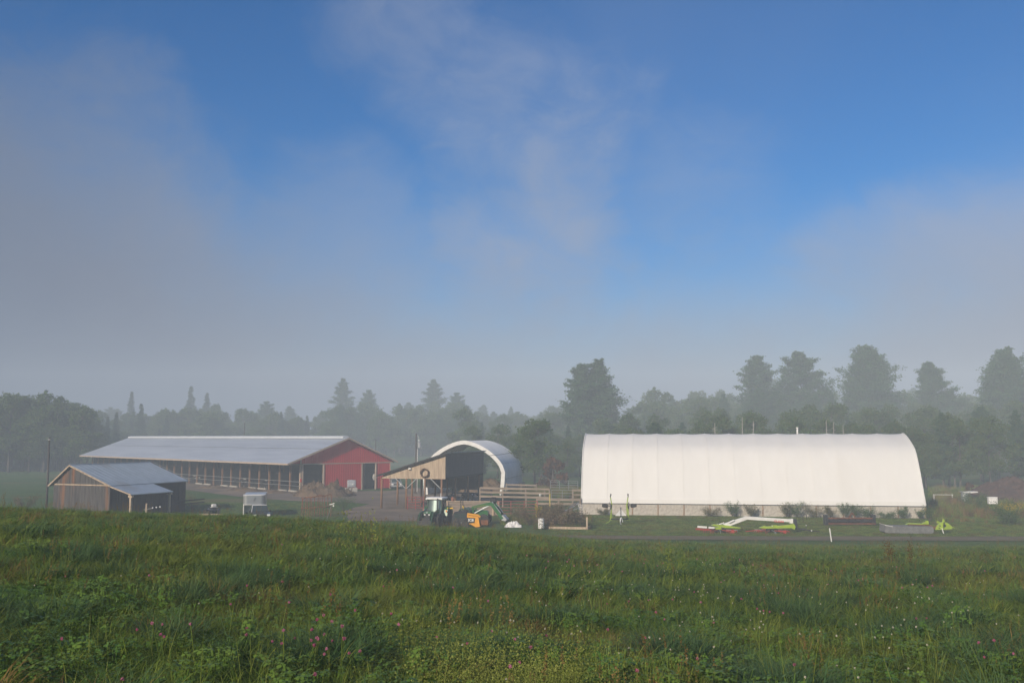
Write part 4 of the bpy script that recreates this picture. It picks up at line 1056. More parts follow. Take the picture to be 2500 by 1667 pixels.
s = MB(); s.beam((rx(1937), 0, rz_(1263)), (rx(1940), 0, rz_(1287)), .3, .32, (0, 1, 0)); s.beam((rx(1935), 0, rz_(1284)), (rx(1978), 0, rz_(1291)), .12, .12); s.tube([(rx(1975), 0, rz_(1291)), (rx(1996), 0, rz_(1292))], .04, 6)
s.tube([(rx(1964), 0, rz_(1288)), (rx(1964), 0, rz_(1279))], .025, 5); s.build('drawbar', M['dark_metal'], RK)
s = MB(); s.sphere((rx(1964), 0, rz_(1278)), .05, 8, 6); s.sphere((rx(1976), -.1, rz_(1290)), .07, 8, 6); s.sphere((rx(1880) - .0, -.52, rz_(1278.5)), .05, 8, 6); s.build('white_knob', M['white_metal'], RK)
s = MB(); s.tube([(rx(1957), 0, rz_(1270)), (rx(1957), 0, rz_(1255)), (rx(1960), 0, rz_(1250)), (rx(1965), 0, rz_(1252)), (rx(1966), 0, rz_(1264))], .03, 6); s.build('hydraulic_hose', M['black'], RK)
s = MB(); s.tube([(rx(1754), -.1, rz_(1276)), (rx(1764), -.15, rz_(1273)), (rx(1767), -.15, rz_(1271))], .05, 6); s.tube([(rx(1750), -.2, rz_(1274)), (rx(1753), -.2, rz_(1281))], .03, 6); s.build('folding_arm', M['white_metal'], RK)

# ------------------------------------------------------------------ old field roller / harrow
HRW = thing('spike_harrow', 'long rusty dark harrow lying in front of the barn wall shrubs', 'harrow', W_(2075, 105), R(-1))
s = MB(); s.box(-2.5, 2.45, -.1, .0, .72, .82); s.box(-2.5, 2.45, .5, .6, .72, .82); s.build('frame', M['rust'], HRW)
s = MB(); s.tube([(-2.4, .2, .48), (2.3, .2, .48)], .24, 12)
for k in range(24):
    x = -2.3 + 4.5 * k / 23
    for j in range(5):
        a = j * 1.257 + k * .5; s.tube([(x, .2 + .22 * math.cos(a), .48 + .22 * math.sin(a)), (x, .2 + .4 * math.cos(a), .48 + .4 * math.sin(a))], .03, 4)
s.build('spiked_drum', M['dark_metal'], HRW)
s = MB(); s.box(-2.4, 2.5, -.35, -.28, .18, .30); s.build('lower_bar', M['rust'], HRW)
for x in (-2.55, 2.45):
    s = MB(); s.cbox((x, .2, .62), (.3, .8, 1.05), .1); s.build('end_plate', M['dark_metal'], HRW)
s = MB(); s.beam((-.2, -.1, .8), (.1, -.2, 1.35), .1, .1); s.beam((.5, -.1, .8), (.15, -.2, 1.35), .1, .1); s.build('hitch', M['rust'], HRW)

# ------------------------------------------------------------------ disc mower with canvas cover
MW = thing('disc_mower', 'disc mower with grey canvas cover and lime green headstock', 'mower', W_(2230, 97), R(-2))
def mx_(px): return (px - 2230) * 97 / F
s = MB(); s.prism([(mx_(2152), .18), (mx_(2156), .08), (mx_(2262), .05), (mx_(2268), .2), (mx_(2266), .68), (mx_(2260), .72), (mx_(2170), .72), (mx_(2154), .84)], -.9, .75)
s.build('canvas_cover', M['canvas'], MW)
s = MB(); s.beam((mx_(2153), -.93, .84), (mx_(2171), -.93, .70), .03, .05); s.beam((mx_(2153), -.9, .865), (mx_(2153), .7, .865), .06, .03); s.build('cover_edge', M['tarp'], MW)
s = MB()
for k in range(6): x = mx_(2170 + 16 * k); s.box(x - .02, x + .02, -.925, -.895, .1, .7)
s.build('cover_seam', M['canvas'], MW)
s = MB(); s.prism([(mx_(2208), .82), (mx_(2214), .95), (mx_(2222), .98), (mx_(2262), .90), (mx_(2262), .84), (mx_(2215), .88)], -.15, .1); s.prism([(mx_(2248), .9), (mx_(2250), 1.02), (mx_(2256), 1.10), (mx_(2256), 1.22), (mx_(2262), 1.22), (mx_(2263), .88)], -.2, .0); s.build('lift_arm', M['lime'], MW)
s = MB(); s.beam((mx_(2215), 0, .84), (mx_(2266), 0, .78), .14, .12); s.build('arm_underside', M['rust'], MW)
s = MB(); s.beam((mx_(2262), 0, .82), (mx_(2280), .0, .42), .16, .14); s.beam((mx_(2272), 0, .5), (mx_(2286), 0, .72), .1, .1); s.build('hinge_arm', M['rust'], MW)
s = MB(); s.prism([(mx_(2279), .40), (mx_(2281), .62), (mx_(2290), .98), (mx_(2298), 1.12), (mx_(2297), .40)], -.12, .12)
s.prism([(mx_(2301), .42), (mx_(2301), 1.12), (mx_(2311), .92), (mx_(2319), .62), (mx_(2315), .45)], -.12, .12); s.prism([(mx_(2279), .34), (mx_(2279), .42), (mx_(2319), .5), (mx_(2319), .42)], -.14, .14)
s.prism([(mx_(2297), 1.05), (mx_(2298), 1.35), (mx_(2301), 1.35), (mx_(2302), 1.05)], -.08, .08); s.build('headstock', M['lime'], MW)
for (px, z) in ((2290, .72), (2288, .5)):
    s = MB(); s.lathe((mx_(px), -.13, z), (0, 1, 0), [(.07, 0), (.07, .02)], 10); s.build('pin_hole', M['black'], MW)
s = MB(); s.lathe((mx_(2302), -.15, .72), (0, 1, 0), [(.10, 0), (.13, .04), (.13, .12)], 12); s.beam((mx_(2299), -.16, .5), (mx_(2301), -.16, 1.1), .04, .05, (0, 1, 0)); s.build('gearbox', M['dark_metal'], MW)
s = MB(); s.tube([(mx_(2294), -.16, .5), (mx_(2297), -.2, .0)], .045, 6); s.build('parking_stand', M['white_metal'], MW)
s = MB(); s.prism([(mx_(2283), .98), (mx_(2284), 1.18), (mx_(2290), 1.12), (mx_(2289), .96)], -.1, .02); s.prism([(mx_(2315), .56), (mx_(2328), .52), (mx_(2315), .68)], -.1, .02); s.build('bracket', M['lime'], MW)

# ------------------------------------------------------------------ stake, box, sheet metal at the right
wp = ground(2028, 1321, .15)
t = MB(); t.tube([(0, 0, -.2), (-.16, 0, 1.15)], .055, 8); t.tube([(-.16, 0, 1.15), (-.165, 0, 1.19)], [.055, .03], 8)
t.build('white_marker_post', M['white_metal'], loc=W_(2028, 89.2), label='leaning white marker post at the edge of the dirt lane', cat='post')
bx = at(2423, 1227, 118)
t = thing('white_box', 'square pale box standing among weeds below the manure heap', 'box', (bx.x, 118, bx.z - .1), R(-8))
s = MB(); s.cbox((0, 0, .35), (1.0, .6, .75), .05); s.build('box_body', M['tarp'], t)
s = MB(); s.cbox((0, 0, .76), (1.06, .66, .07), .1); s.build('lid', M['white_metal'], t)
sm = at(2365, 1200, 140)
t = thing('metal_sheet', 'bent pale metal sheet propped over a grey barrel in weeds', 'metal sheet', (sm.x, 140, 0), 0)
s = MB(); s.prism([(-1.1, sm.z + .02), (1.05, sm.z + .06), (1.05, sm.z - .08), (.2, sm.z - .16), (-1.0, sm.z - .10)], -.5, .6); s.build('sheet', M['white_metal'], t)
s = MB(); s.lathe((-.6, 0, 0), (0, 0, 1), [(.45, 0), (.47, .05), (.47, sm.z - .15), (.4, sm.z - .1)], 14); s.build('barrel', M['galv'], t)
rp2 = at(2300, 1207, 146)
s = MB(); s.tube([(-1.3, 0, 0), (1.6, 0, -.03)], .04, 6); s.tube([(-1.2, 0, -rp2.z), (-1.2, 0, .05)], .05, 6); s.tube([(1.5, 0, -rp2.z), (1.5, 0, .05)], .05, 6); s.build('pipe_rail', M['white_metal'], loc=rp2, label='thin pale pipe rail in brown weeds right of the barn', cat='rail')

# ------------------------------------------------------------------ poles and wires
def pole(label, px, py_top, D, r=.13, cross=None):
    top = at(px, py_top, D); t = thing('utility_pole', label, 'utility pole', (top.x, D, 0), 0)
    s = MB(); s.tube([(0, 0, 0), (0, 0, top.z * .5), (0, 0, top.z)], [r * 1.15, r, r * .82], 8); s.build('pole_shaft', M['grey_wood'] if not cross else M['galv'], t, smooth=True)
    return t, top
p1, tp1 = pole('bare grey wooden pole standing left of the weathered shed', 121, 1068, 122)
s = MB(); s.cbox((0, -.1, tp1.z - .25), (.3, .1, .1), .1); s.build('pole_bracket', M['galv'], p1)
p2, tp2 = pole('utility pole with pale transformer can between barn and shelter', 1016.5, 1058, 165, .16)
s = MB(); s.lathe((.52, -.1, tp2.z - 2.4), (0, 0, 1), [(.26, 0), (.3, .05), (.3, .95), (.2, 1.05), (.12, 1.08)], 14); s.build('transformer', M['galv'], p2)
s = MB(); s.tube([(.45, -.1, tp2.z - 1.3), (.45, -.1, tp2.z - .95)], .07, 6); s.tube([(.15, -.1, tp2.z - .3), (.5, -.1, tp2.z - .75)], .025, 5); s.build('insulator', M['white_metal'], p2)
s = MB(); s.tube([(.22, -.16, .2), (.22, -.16, tp2.z - 2.6)], .05, 6); s.build('conduit', M['white_metal'], p2)
p3, tp3 = pole('slender bare mast behind the right slope of the red barn roof', 917.5, 1072, 215, .10)
s = MB()
for z, w in ((-.4, .5), (-1.1, .7), (-1.8, .9)): s.tube([(-w / 2, 0, tp3.z + z), (w / 2, 0, tp3.z + z)], .03, 5)
s.build('antenna_rod', M['galv'], p3)
p4, tp4 = pole('faint slender mast rising behind the long red barn roof', 597, 1031, 262, .12)
a0 = Vector((CS.location.x, CS.location.y, 0)) + cxa * CWD; a0.z = CT + .25
a1 = at(1262, 1101, 152)
pts = [a0.lerp(a1, k / 12) - Vector((0, 0, .6 * 4 * (k / 12) * (1 - k / 12))) for k in range(13)]
s = MB(); s.tube([p - a0 for p in pts], .035, 5); s.build('overhead_cable', M['black'], loc=a0, label='thin dark cable strung from shelter peak across the hoop barn', cat='cable')

# fence post with insulators by shed
t = thing('fence_post', 'old leaning fence post beside the shed lean to', 'fence post', W_(357, 110), 0)
s = MB(); s.tube([(0, 0, 0), (.06, 0, 2.0)], .10, 7); s.build('post', M['pale_wood'], t)
s = MB(); s.beam((-.3, 0, 1.3), (.6, 0, 1.45), .06, .05); s.build('arm', M['galv'], t)
for k, px in enumerate((373, 382, 391)):
    s = MB(); s.tube([(0, 0, 0), (0, 0, 1.42 + .05 * k)], .025, 5); q_ = thing('insulator_rod', 'white capped rod in the shed shade, %s of three' % ('nearest the old post', 'middle one', 'farthest from the old post')[k], 'rod', W_(px, 110.5), 0, 'white capped rods by the shed')
    s.build('rod', M['dark_metal'], q_); s = MB(); s.sphere((0, 0, 1.48 + .05 * k), (.09, .09, .08), 8, 6); s.build('cap', M['letter_white'], q_)

# ------------------------------------------------------------------ cattle at the feed rail
def cow_mesh():
    """one skinned body: +x is forward"""
    V = [((0, 0, 1.15), .36, -1), ((.55, 0, 1.18), .36, 0), ((.85, 0, 1.2), .27, 1), ((1.15, 0, 1.25), .17, 2), ((1.42, 0, 1.22), .14, 3), ((1.72, 0, 1.0), .085, 4),
         ((-.55, 0, 1.2), .35, 0), ((-.8, 0, 1.22), .22, 6), ((-.92, 0, 1.15), .04, 7), ((-.95, 0, .6), .025, 8)]
    for y in (-.22, .22):
        b0 = len(V)
        V += [((.62, y, .85), .14, 1), ((.62, y, .48), .085, b0), ((.62, y, .08), .06, b0 + 1)]
        b0 = len(V)
        V += [((-.62, y, .9), .17, 6), ((-.55, y, .68), .11, b0), ((-.72, y, .46), .07, b0 + 1), ((-.68, y, .08), .06, b0 + 2)]
    for y in (-1, 1): V += [((1.44, y * .24, 1.30), .045, 4)]
    me_ = bpy.data.meshes.new('cow_body')
    me_.from_pydata([v[0] for v in V], [(i, v[2]) for i, v in enumerate(V) if v[2] >= 0], [])
    ob = bpy.data.objects.new('tmp', me_); C.objects.link(ob)
    sk_ = ob.modifiers.new('s', 'SKIN'); su = ob.modifiers.new('u', 'SUBSURF'); su.levels = 1
    for i, v in enumerate(V):
        me_.skin_vertices[0].data[i].radius = (v[1], v[1])
        me_.skin_vertices[0].data[i].use_root = (i == 0)
    dg = bpy.context.evaluated_depsgraph_get()
    res = bpy.data.meshes.new_from_object(ob.evaluated_get(dg)); bpy.data.objects.remove(ob, do_unlink=True)
    res.name = 'cow'; res.materials.clear(); res.materials.append(M['cow_black'])
    res.polygons.foreach_set('use_smooth', [True] * len(res.polygons))
    return res
cow = cow_mesh()
RBM = mw(RB)
for k, (px, lab) in enumerate(((468, 'farthest black and white cow at the red barn feed rail'), (578, 'black and white cow under the middle barn posts'), (590, 'cow close beside another near the middle barn posts'), (640, 'white faced cow at the feed rail above the trailer'), (724, 'black and white cow nearest the red gable corner'))):
    # point on the post line seen at this column
    a = slopes(px, 1180)[0]; nx_, ny2 = -math.sin(.737), math.cos(.737)
    o0 = orgn + dirx * KP
    tt_ = (a * o0.y - o0.x) / (nx_ - a * ny2)
    o = link('cow', cow, None, RBM @ Vector((KP + 1.25, tt_, .06)), label=lab, cat='cow', group='cattle in the red barn')
    o.rotation_euler = (0, 0, .737 + math.pi + random.uniform(-.3, .3)); o.scale = (1.05,) * 3
CSM = mw(CS)
for k, (lx2, ly2, rz2, lab) in enumerate(((7.2, 8.5, -2.0, 'black and white cow standing in the deep shade of the shelter'), (8.4, 12.5, .2, 'cow standing at the far end of the shelter'))):
    o = link('cow', cow, None, CSM @ Vector((lx2, ly2, 0)), label=lab, cat='cow', group='cattle under the shelter')
    o.rotation_euler = (0, 0, rz2)
# ------------------------------------------------------------------ scatter with geometry nodes (real instances)
def scatter(name, pts, rot, scl, idx, protos, kind='stuff', **k):
    col = bpy.data.collections.new(name + '_kinds')
    for i, (me_) in enumerate(protos):
        o = bpy.data.objects.new('%s_kind_%s' % (name, chr(97 + i)), me_); col.objects.link(o)
    me_ = bpy.data.meshes.new(name); me_.vertices.add(len(pts))
    me_.vertices.foreach_set('co', np.asarray(pts, np.float32).ravel())
    a = me_.attributes.new('rot', 'FLOAT_VECTOR', 'POINT'); a.data.foreach_set('vector', np.asarray(rot, np.float32).ravel())
    a = me_.attributes.new('scl', 'FLOAT', 'POINT'); a.data.foreach_set('value', np.asarray(scl, np.float32))
    a = me_.attributes.new('idx', 'INT', 'POINT'); a.data.foreach_set('value', np.asarray(idx, np.int32))
    o = link(name, me_, None, None, kind=kind, **k)
    ng = bpy.data.node_groups.new(name, 'GeometryNodeTree')
    ng.interface.new_socket('Geometry', in_out='INPUT', socket_type='NodeSocketGeometry')
    ng.interface.new_socket('Geometry', in_out='OUTPUT', socket_type='NodeSocketGeometry')
    N = ng.nodes; L = ng.links
    gi, go = N.new('NodeGroupInput'), N.new('NodeGroupOutput')
    ci = N.new('GeometryNodeCollectionInfo'); ci.inputs[0].default_value = col; ci.inputs['Separate Children'].default_value = True; ci.inputs['Reset Children'].default_value = True
    ip = N.new('GeometryNodeInstanceOnPoints'); ip.inputs['Pick Instance'].default_value = True
    def na(nm, ty):
        x = N.new('GeometryNodeInputNamedAttribute'); x.data_type = ty; x.inputs[0].default_value = nm; return x.outputs[0]
    L.new(gi.outputs[0], ip.inputs['Points']); L.new(ci.outputs[0], ip.inputs['Instance'])
    L.new(na('idx', 'INT'), ip.inputs['Instance Index'])
    e = N.new('FunctionNodeEulerToRotation'); L.new(na('rot', 'FLOAT_VECTOR'), e.inputs[0]); L.new(e.outputs[0], ip.inputs['Rotation'])
    L.new(na('scl', 'FLOAT'), ip.inputs['Scale'])
    L.new(ip.outputs[0], go.inputs[0])
    md = o.modifiers.new('scatter', 'NODES'); md.node_group = ng
    return o

def raw_mesh(name, v, f, mts, mi=None):
    me_ = bpy.data.meshes.new(name)
    v = np.asarray(v, np.float32); f = np.asarray(f, np.int32); n, k = f.shape
    me_.vertices.add(len(v)); me_.vertices.foreach_set('co', v.ravel())
    me_.loops.add(n * k); me_.loops.foreach_set('vertex_index', f.ravel())
    me_.polygons.add(n); me_.polygons.foreach_set('loop_start', np.arange(0, n * k, k, dtype=np.int32))
    for m_ in mts: me_.materials.append(m_)
    if mi is not None: me_.polygons.foreach_set('material_index', np.asarray(mi, np.int32))
    me_.update(calc_edges=True); me_.validate()
    return me_
def rand_tris(cen, size, r, flat=1.0, asp=.6):
    """one small leaf-clump triangle at each centre"""
    n = len(cen); d = r.normal(size=(n, 3)); d[:, 2] *= flat; d /= np.linalg.norm(d, axis=1, keepdims=True)
    e = r.normal(size=(n, 3)); e[:, 2] *= flat; e -= (e * d).sum(1, keepdims=True) * d; e /= np.linalg.norm(e, axis=1, keepdims=True)
    s = np.broadcast_to(size, (n,))[:, None] * r.uniform(.6, 1.3, (n, 1))
    v = np.stack([cen + d * s, cen - d * s * .6 + e * s * asp, cen - d * s * .6 - e * s * asp], 1).reshape(-1, 3)
    return v, np.arange(3 * n).reshape(-1, 3)

# ------------------------------------------------------------------ trees
def trunk_mesh(H, r0, lean, seed, mt, n=7, limbs=()):
    s = MB(); rr = random.Random(seed); pts = []; K = 9
    for i in range(K):
        t = i / (K - 1); pts.append((lean * t * t + rr.uniform(-.08, .08) * t, rr.uniform(-.08, .08) * t, H * t - .15 * (i == 0)))
    s.tube(pts, [r0 * (1.25 if i == 0 else 1 - .92 * i / (K - 1)) for i in range(K)], n)
    for p, q_, ra in limbs: s.tube([p, ((Vector(p) + Vector(q_)) / 2 + Vector((0, 0, .1 * (Vector(q_) - Vector(p)).length))), q_], [ra, ra * .7, ra * .2], 4, cap=False)
    return s.mesh('trunk', mt, True)
def pine(seed, H=20.0, spread=5.0, tops=((0, 0, 1.0),), low=.18, roundness=.5, n_per=9):
    """white pine: whorls of long level limbs with plumes that turn up at the ends"""
    r = np.random.default_rng(seed); C_ = []; limbs = []
    for tx, ty, th in tops:
        z = H * low * r.uniform(.9, 1.2)
        while z < H * th * .985:
            t = (z / (H * th) - low) / (1 - low)
            wd = spread * th * (min(1, .45 + 1.6 * t) if t < .35 else 1.0) * max(.10, (1 - max(0, (t - .12) / .88) ** (1.1 + 1.0 * roundness) * .97)) * r.uniform(.75, 1.15)
            k = r.integers(4, 7); a0 = r.uniform(0, 6.3)
            for j in range(k):
                a = a0 + 6.283 * j / k + r.normal() * .25; L = wd * r.uniform(.55, 1.15)
                up = r.uniform(.02, .22) + .85 * t * t
                d = np.array([math.cos(a), math.sin(a), up]); base = np.array([tx * (z / H), ty * (z / H), z])
                limbs.append((tuple(base), tuple(base + d * L * .9), .05 + .012 * L))
                m_ = int(n_per * (1 + L * .9))
                s = r.uniform(.25, 1.0, m_) ** .8
                c = base + d * L * s[:, None] + np.array([0, 0, 1]) * (L * .10 * s ** 2)[:, None]
                c = np.repeat(c, 7, 0); w_ = .15 + .075 * L
                c = c + r.normal(size=c.shape) * np.array([w_, w_, .12 + .03 * L])
                C_.append(c)
            z += r.uniform(.65, 1.15) * (1 - .35 * t)
    c = np.concatenate(C_)
    v, f = rand_tris(c, .28, r, .45, .5)
    return trunk_mesh(H * .97, .34, tops[0][0], seed, M['bark'], limbs=limbs[::2]), raw_mesh('crown', v, f, [M['needles']])
def spruce(seed, H=16.0, spread=2.6):
    r = np.random.default_rng(seed); C_ = []; z = H * .06
    while z < H * .99:
        t = z / H; L0 = spread * (1 - t) ** .85 + .12
        for j in range(7):
            a = r.uniform(0, 6.283); L = L0 * r.uniform(.7, 1.1); m_ = int(4 + 5 * L)
            s = r.uniform(.15, 1, m_); d = np.array([math.cos(a), math.sin(a), -.28])
            c = np.array([0, 0, z]) + d * L * s[:, None]
            c = np.repeat(c, 5, 0); c = c + r.normal(size=c.shape) * np.array([.16, .16, .12]); C_.append(c)
        z += .42
    v, f = rand_tris(np.concatenate(C_), .20, r, .6, .45)
    return trunk_mesh(H, .2, 0, seed, M['bark']), raw_mesh('crown', v, f, [M['spruce']])
def broadleaf(seed, H=15.0, spread=5.0, mt='leaves', low=.15, nl=26, n=6500):
    r = np.random.default_rng(seed); C_ = []; limbs = []
    for k in range(nl):
        t = r.uniform(low + .1, .93); a = r.uniform(0, 6.283)
        rad = spread * math.sin(math.pi * min(1, (t - low) / (1 - low) * .82 + .17)) ** .7 * math.sqrt(r.uniform(.1, 1)) * .85
        cen = np.array([rad * math.cos(a), rad * math.sin(a), t * H]); s = spread * r.uniform(.22, .42) * (1.15 - .4 * t)
        limbs.append(((0, 0, max(H * low, cen[2] - .5 * spread * .6)), tuple(cen), .09))
        m_ = n // nl; d = r.normal(size=(m_, 3)); d /= np.linalg.norm(d, axis=1, keepdims=True)
        q_ = s * r.uniform(.45, 1.08, (m_, 1)) * (1 + .3 * np.sin(d[:, :1] * 5 + k) * np.sin(d[:, 1:2] * 4 + k))
        C_.append(cen + d * q_ * np.array([1, 1, .8]))
    v, f = rand_tris(np.concatenate(C_), .27, r, .8, .6)
    return trunk_mesh(H * .8, .26, r.uniform(-.5, .5), seed, M['bark'], limbs=limbs[::2]), raw_mesh('crown', v, f, [M[mt]])

KINDS = {
    'pine_twin': (pine(1, 24, 7.2, ((-1.9, 0, .97), (2.0, .5, 1.0)), .08, .75, 8), 24),
    'pine_a': (pine(2, 24, 5.6, ((0, 0, 1.0),), .25, 1.1), 24),
    'pine_b': (pine(3, 24, 6.3, ((.6, 0, 1.0),), .18, 1.2), 24),
    'pine_c': (pine(4, 24, 7.0, ((-.4, 0, 1.0), (2.6, 1, .94)), .22, 1.5, 8), 24),
    'pine_d': (pine(5, 22, 4.6, ((0, 0, 1.0),), .12, .25), 22),
    'spruce_a': (spruce(6), 16), 'spruce_b': (spruce(7, 16, 3.3), 16),
    'leaf_a': (broadleaf(8), 15), 'leaf_b': (broadleaf(9, 15, 4.2, nl=22), 15), 'leaf_c': (broadleaf(10, 15, 6.0, nl=30), 15),
    'rust': (broadleaf(11, 4, 1.6, 'leaves_rust', .05, 14, 1400), 4),
}
def tree(name, label, kind, px, py_top, D, group='trees standing along the foggy wood edge', wide=1.0, rz=None):
    top = at(px, py_top, D); z0 = float(gz(top.x, D)); (tm, cm), H = KINDS[kind]
    t = thing(name, label, 'tree', (top.x, D, z0), rz if rz is not None else random.uniform(0, 6.28), group)
    sc = (top.z - z0) / max(v.co.z for v in cm.vertices); t.scale = (sc * wide, sc * wide, sc)
    link('trunk', tm, t); link('crown', cm, t)
    return t
tree('pine_tree', 'large twin topped white pine at the left end of the white barn', 'pine_twin', 1440, 872, 275, rz=.1, wide=1.05)
tree('pine_tree', 'narrow topped pine above the middle of the white barn roof', 'pine_a', 1847, 866, 325)
tree('pine_tree', 'full rounded pine next right of the narrow topped one over the white barn', 'pine_b', 1955, 855, 320, wide=1.1)
tree('pine_tree', 'tallest broad headed pine over the right third of the white barn', 'pine_c', 2115, 838, 312, rz=.3, wide=.92)
tree('pine_tree', 'lower blunt topped pine just beyond the white barn right end', 'pine_b', 2275, 881, 310, rz=2.2)
tree('pine_tree', 'dark tall pine at the right edge of the photo', 'pine_c', 2450, 845, 285, rz=4.0, wide=.9)
tree('pine_tree', 'faint pointed pine behind the red barn gable peak', 'pine_d', 838, 922, 495, wide=1.25)
tree('pine_tree', 'bushy pine right beside the faint pointed one behind the red gable', 'pine_b', 898, 950, 485, wide=.85)
tree('pine_tree', 'tall foggy pine rising behind the hoop barn left side', 'pine_d', 1058, 925, 495, wide=1.4)
tree('pine_tree', 'round shouldered pine to the right of the tall one behind the hoop barn', 'pine_b', 1115, 957, 475, wide=.9)
tree('spruce_tree', 'thin spire spruce above the left end of the red barn roof', 'spruce_a', 322, 955, 480)
tree('spruce_tree', 'foggy spruce spire over the left middle of the red barn roof', 'spruce_b', 467, 942, 490)
tree('spruce_tree', 'smaller spruce close right of the foggy spire over the red roof', 'spruce_b', 506, 958, 490)
tree('spruce_tree', 'short dark spruce standing in front of the left wood', 'spruce_a', 285, 1005, 350)
tree('spruce_tree', 'shortest dark spruce left of its taller twin by the left wood', 'spruce_a', 264, 1016, 350)
tree('spruce_tree', 'small spruce in the fog gap right of the big left trees', 'spruce_b', 345, 985, 380)
tree('broadleaf_tree', 'dark broad tree at the left edge of the photo', 'leaf_c', 30, 955, 262)
tree('broadleaf_tree', 'broad tree second from the left edge of the photo', 'leaf_a', 128, 950, 266)
tree('broadleaf_tree', 'sloping shouldered tree above the weathered shed', 'leaf_b', 205, 985, 264)
tree('broadleaf_tree', 'low spreading tree between hoop barn and twin topped pine', 'leaf_c', 1305, 1018, 178, wide=1.1)
tree('broadleaf_tree', 'grey green tree directly right of the hoop barn top', 'leaf_a', 1215, 1030, 225)
tree('broadleaf_tree', 'round tree behind the white barn right of the twin topped pine', 'leaf_a', 1610, 942, 350)
tree('broadleaf_tree', 'pointed crowned tree left of the narrow topped pine over the barn', 'leaf_b', 1690, 968, 335)
tree('broadleaf_tree', 'leafy tree low at the white barn right end', 'leaf_b', 2325, 1030, 178)
tree('broadleaf_tree', 'dull green tree at the right above the manure heap', 'leaf_c', 2410, 1010, 176)
tree('rust_tree', 'small rust red young tree beside the white barn left edge', 'rust', 1350, 1112, 172)
tree('rust_tree', 'small rusty bush behind the bent metal sheet', 'rust', 2365, 1176, 158)
# dead bare trunks over the white barn roof
for k, (px, py, D, lean, lab) in enumerate(((1745, 1032, 178, .0, 'short leftmost dead snag over the white barn roof'), (1812, 1018, 180, .1, 'straight twiggy dead snag over the white barn roof'), (1840, 1028, 178, .6, 'leaning dead snag beside the twiggy one over the roof'),
                                  (2017, 1025, 180, 0, 'thin dead snag right of the vent pipe'), (2035, 1030, 180, .1, 'dead snag close right of the thin one past the vent pipe'), (2058, 1038, 178, .0, 'rightmost dim dead snag over the white barn roof'))):
    top = at(px, py, D); rr = random.Random(k); H = top.z
    t = thing('dead_tree', lab, 'dead tree', (top.x - lean, D, 0), 0, 'bare dead trunks behind the white barn')
    s = MB(); s.tube([(0, 0, 0), (lean * .4, 0, H * .5), (lean, 0, H)], [.16, .11, .04], 6); s.build('trunk', M['dead_wood'], t)
    s = MB()
    for j in range(14):
        z = H * rr.uniform(.5, .97); a = rr.choice([0, math.pi]) + rr.uniform(-.7, .7); L = rr.uniform(.4, 1.3) * (1.1 - z / H) * 2
        x = lean * z / H; s.tube([(x, 0, z), (x + L * math.cos(a), L * math.sin(a), z + L * .15)], [.035, .012], 4, cap=False)
    s.build('branches', M['dead_wood'], t)

# the wood behind them, read as one mass
P, Ro, Sc, Ix = [], [], [], []
protos = []
wk = ['leaf_a', 'leaf_b', 'leaf_c', 'pine_d', 'spruce_b', 'pine_b']
for kname in wk:
    (tm, cm), H = KINDS[kname]
    bm = bmesh.new(); bm.from_mesh(tm); n0 = len(bm.faces); bm.from_mesh(cm)
    me_ = bpy.data.meshes.new('wood_tree'); bm.faces.ensure_lookup_table()
    for f in bm.faces[n0:]: f.material_index = 1
    bm.to_mesh(me_); bm.free(); me_.materials.append(M['bark']); me_.materials.append(cm.materials[0]); protos.append((me_, H))
rr = random.Random(4)
def prof_top(px):
    return np.interp(px, [-300, 0, 150, 240, 300, 560, 640, 760, 830, 1000, 1120, 1180, 1240, 1350, 1500, 1640, 1850, 2200, 2500, 2900],
                     [965, 968, 968, 1000, 1005, 985, 1000, 1015, 985, 985, 975, 1015, 1010, 985, 968, 962, 940, 950, 935, 930])
for D0, D1, num, dy in ((262, 276, 90, 14), (276, 300, 110, 4), (300, 330, 110, 0)):
    for i in range(num):
        px = rr.uniform(-420, 1290); D = rr.uniform(D0, D1)
        if px > 235: D += 125
        top = at(px, prof_top(px) + dy + rr.uniform(-6, 34), D)
        k = rr.choices(range(6), [3, 3, 2, 1.2, 1.2, .4])[0]
        zb = float(gz(top.x, D)); P.append((top.x, D, zb)); Ro.append((0, 0, rr.uniform(0, 6.28))); Sc.append(max(.3, (top.z - zb) / protos[k][1])); Ix.append(k)
for D0, D1, num, dy in ((178, 192, 60, 62), (205, 245, 90, 38), (300, 340, 120, 12), (340, 440, 130, 0)):
    for i in range(num):
        px = rr.uniform(1130 if D0 > 200 else 1300, 2950); D = rr.uniform(D0, D1)
        top = at(px, prof_top(px) + dy + rr.uniform(-4, 60), D)
        k = rr.choices(range(6), [3, 3, 2, 1.2, .5, 1.4])[0]
        if 1540 > px > 1340 and D < 200: continue
        zb = float(gz(top.x, D)); P.append((top.x, D, zb)); Ro.append((0, 0, rr.uniform(0, 6.28))); Sc.append(max(.3, (top.z - zb) / protos[k][1])); Ix.append(k)
for i in range(520):
    px = rr.uniform(-300, 2900); D = rr.uniform(470, 590)
    x = slopes(px, 1000)[0] * D; k = rr.choices(range(6), [3, 3, 2, 1, 1, 1])[0]
    P.append((x, D, float(gz(x, D)) - .3)); Ro.append((0, 0, rr.uniform(0, 6.28))); Sc.append(rr.uniform(.6, .95)); Ix.append(k)
scatter('wood', P, Ro, Sc, Ix, [m_ for m_, h in protos])

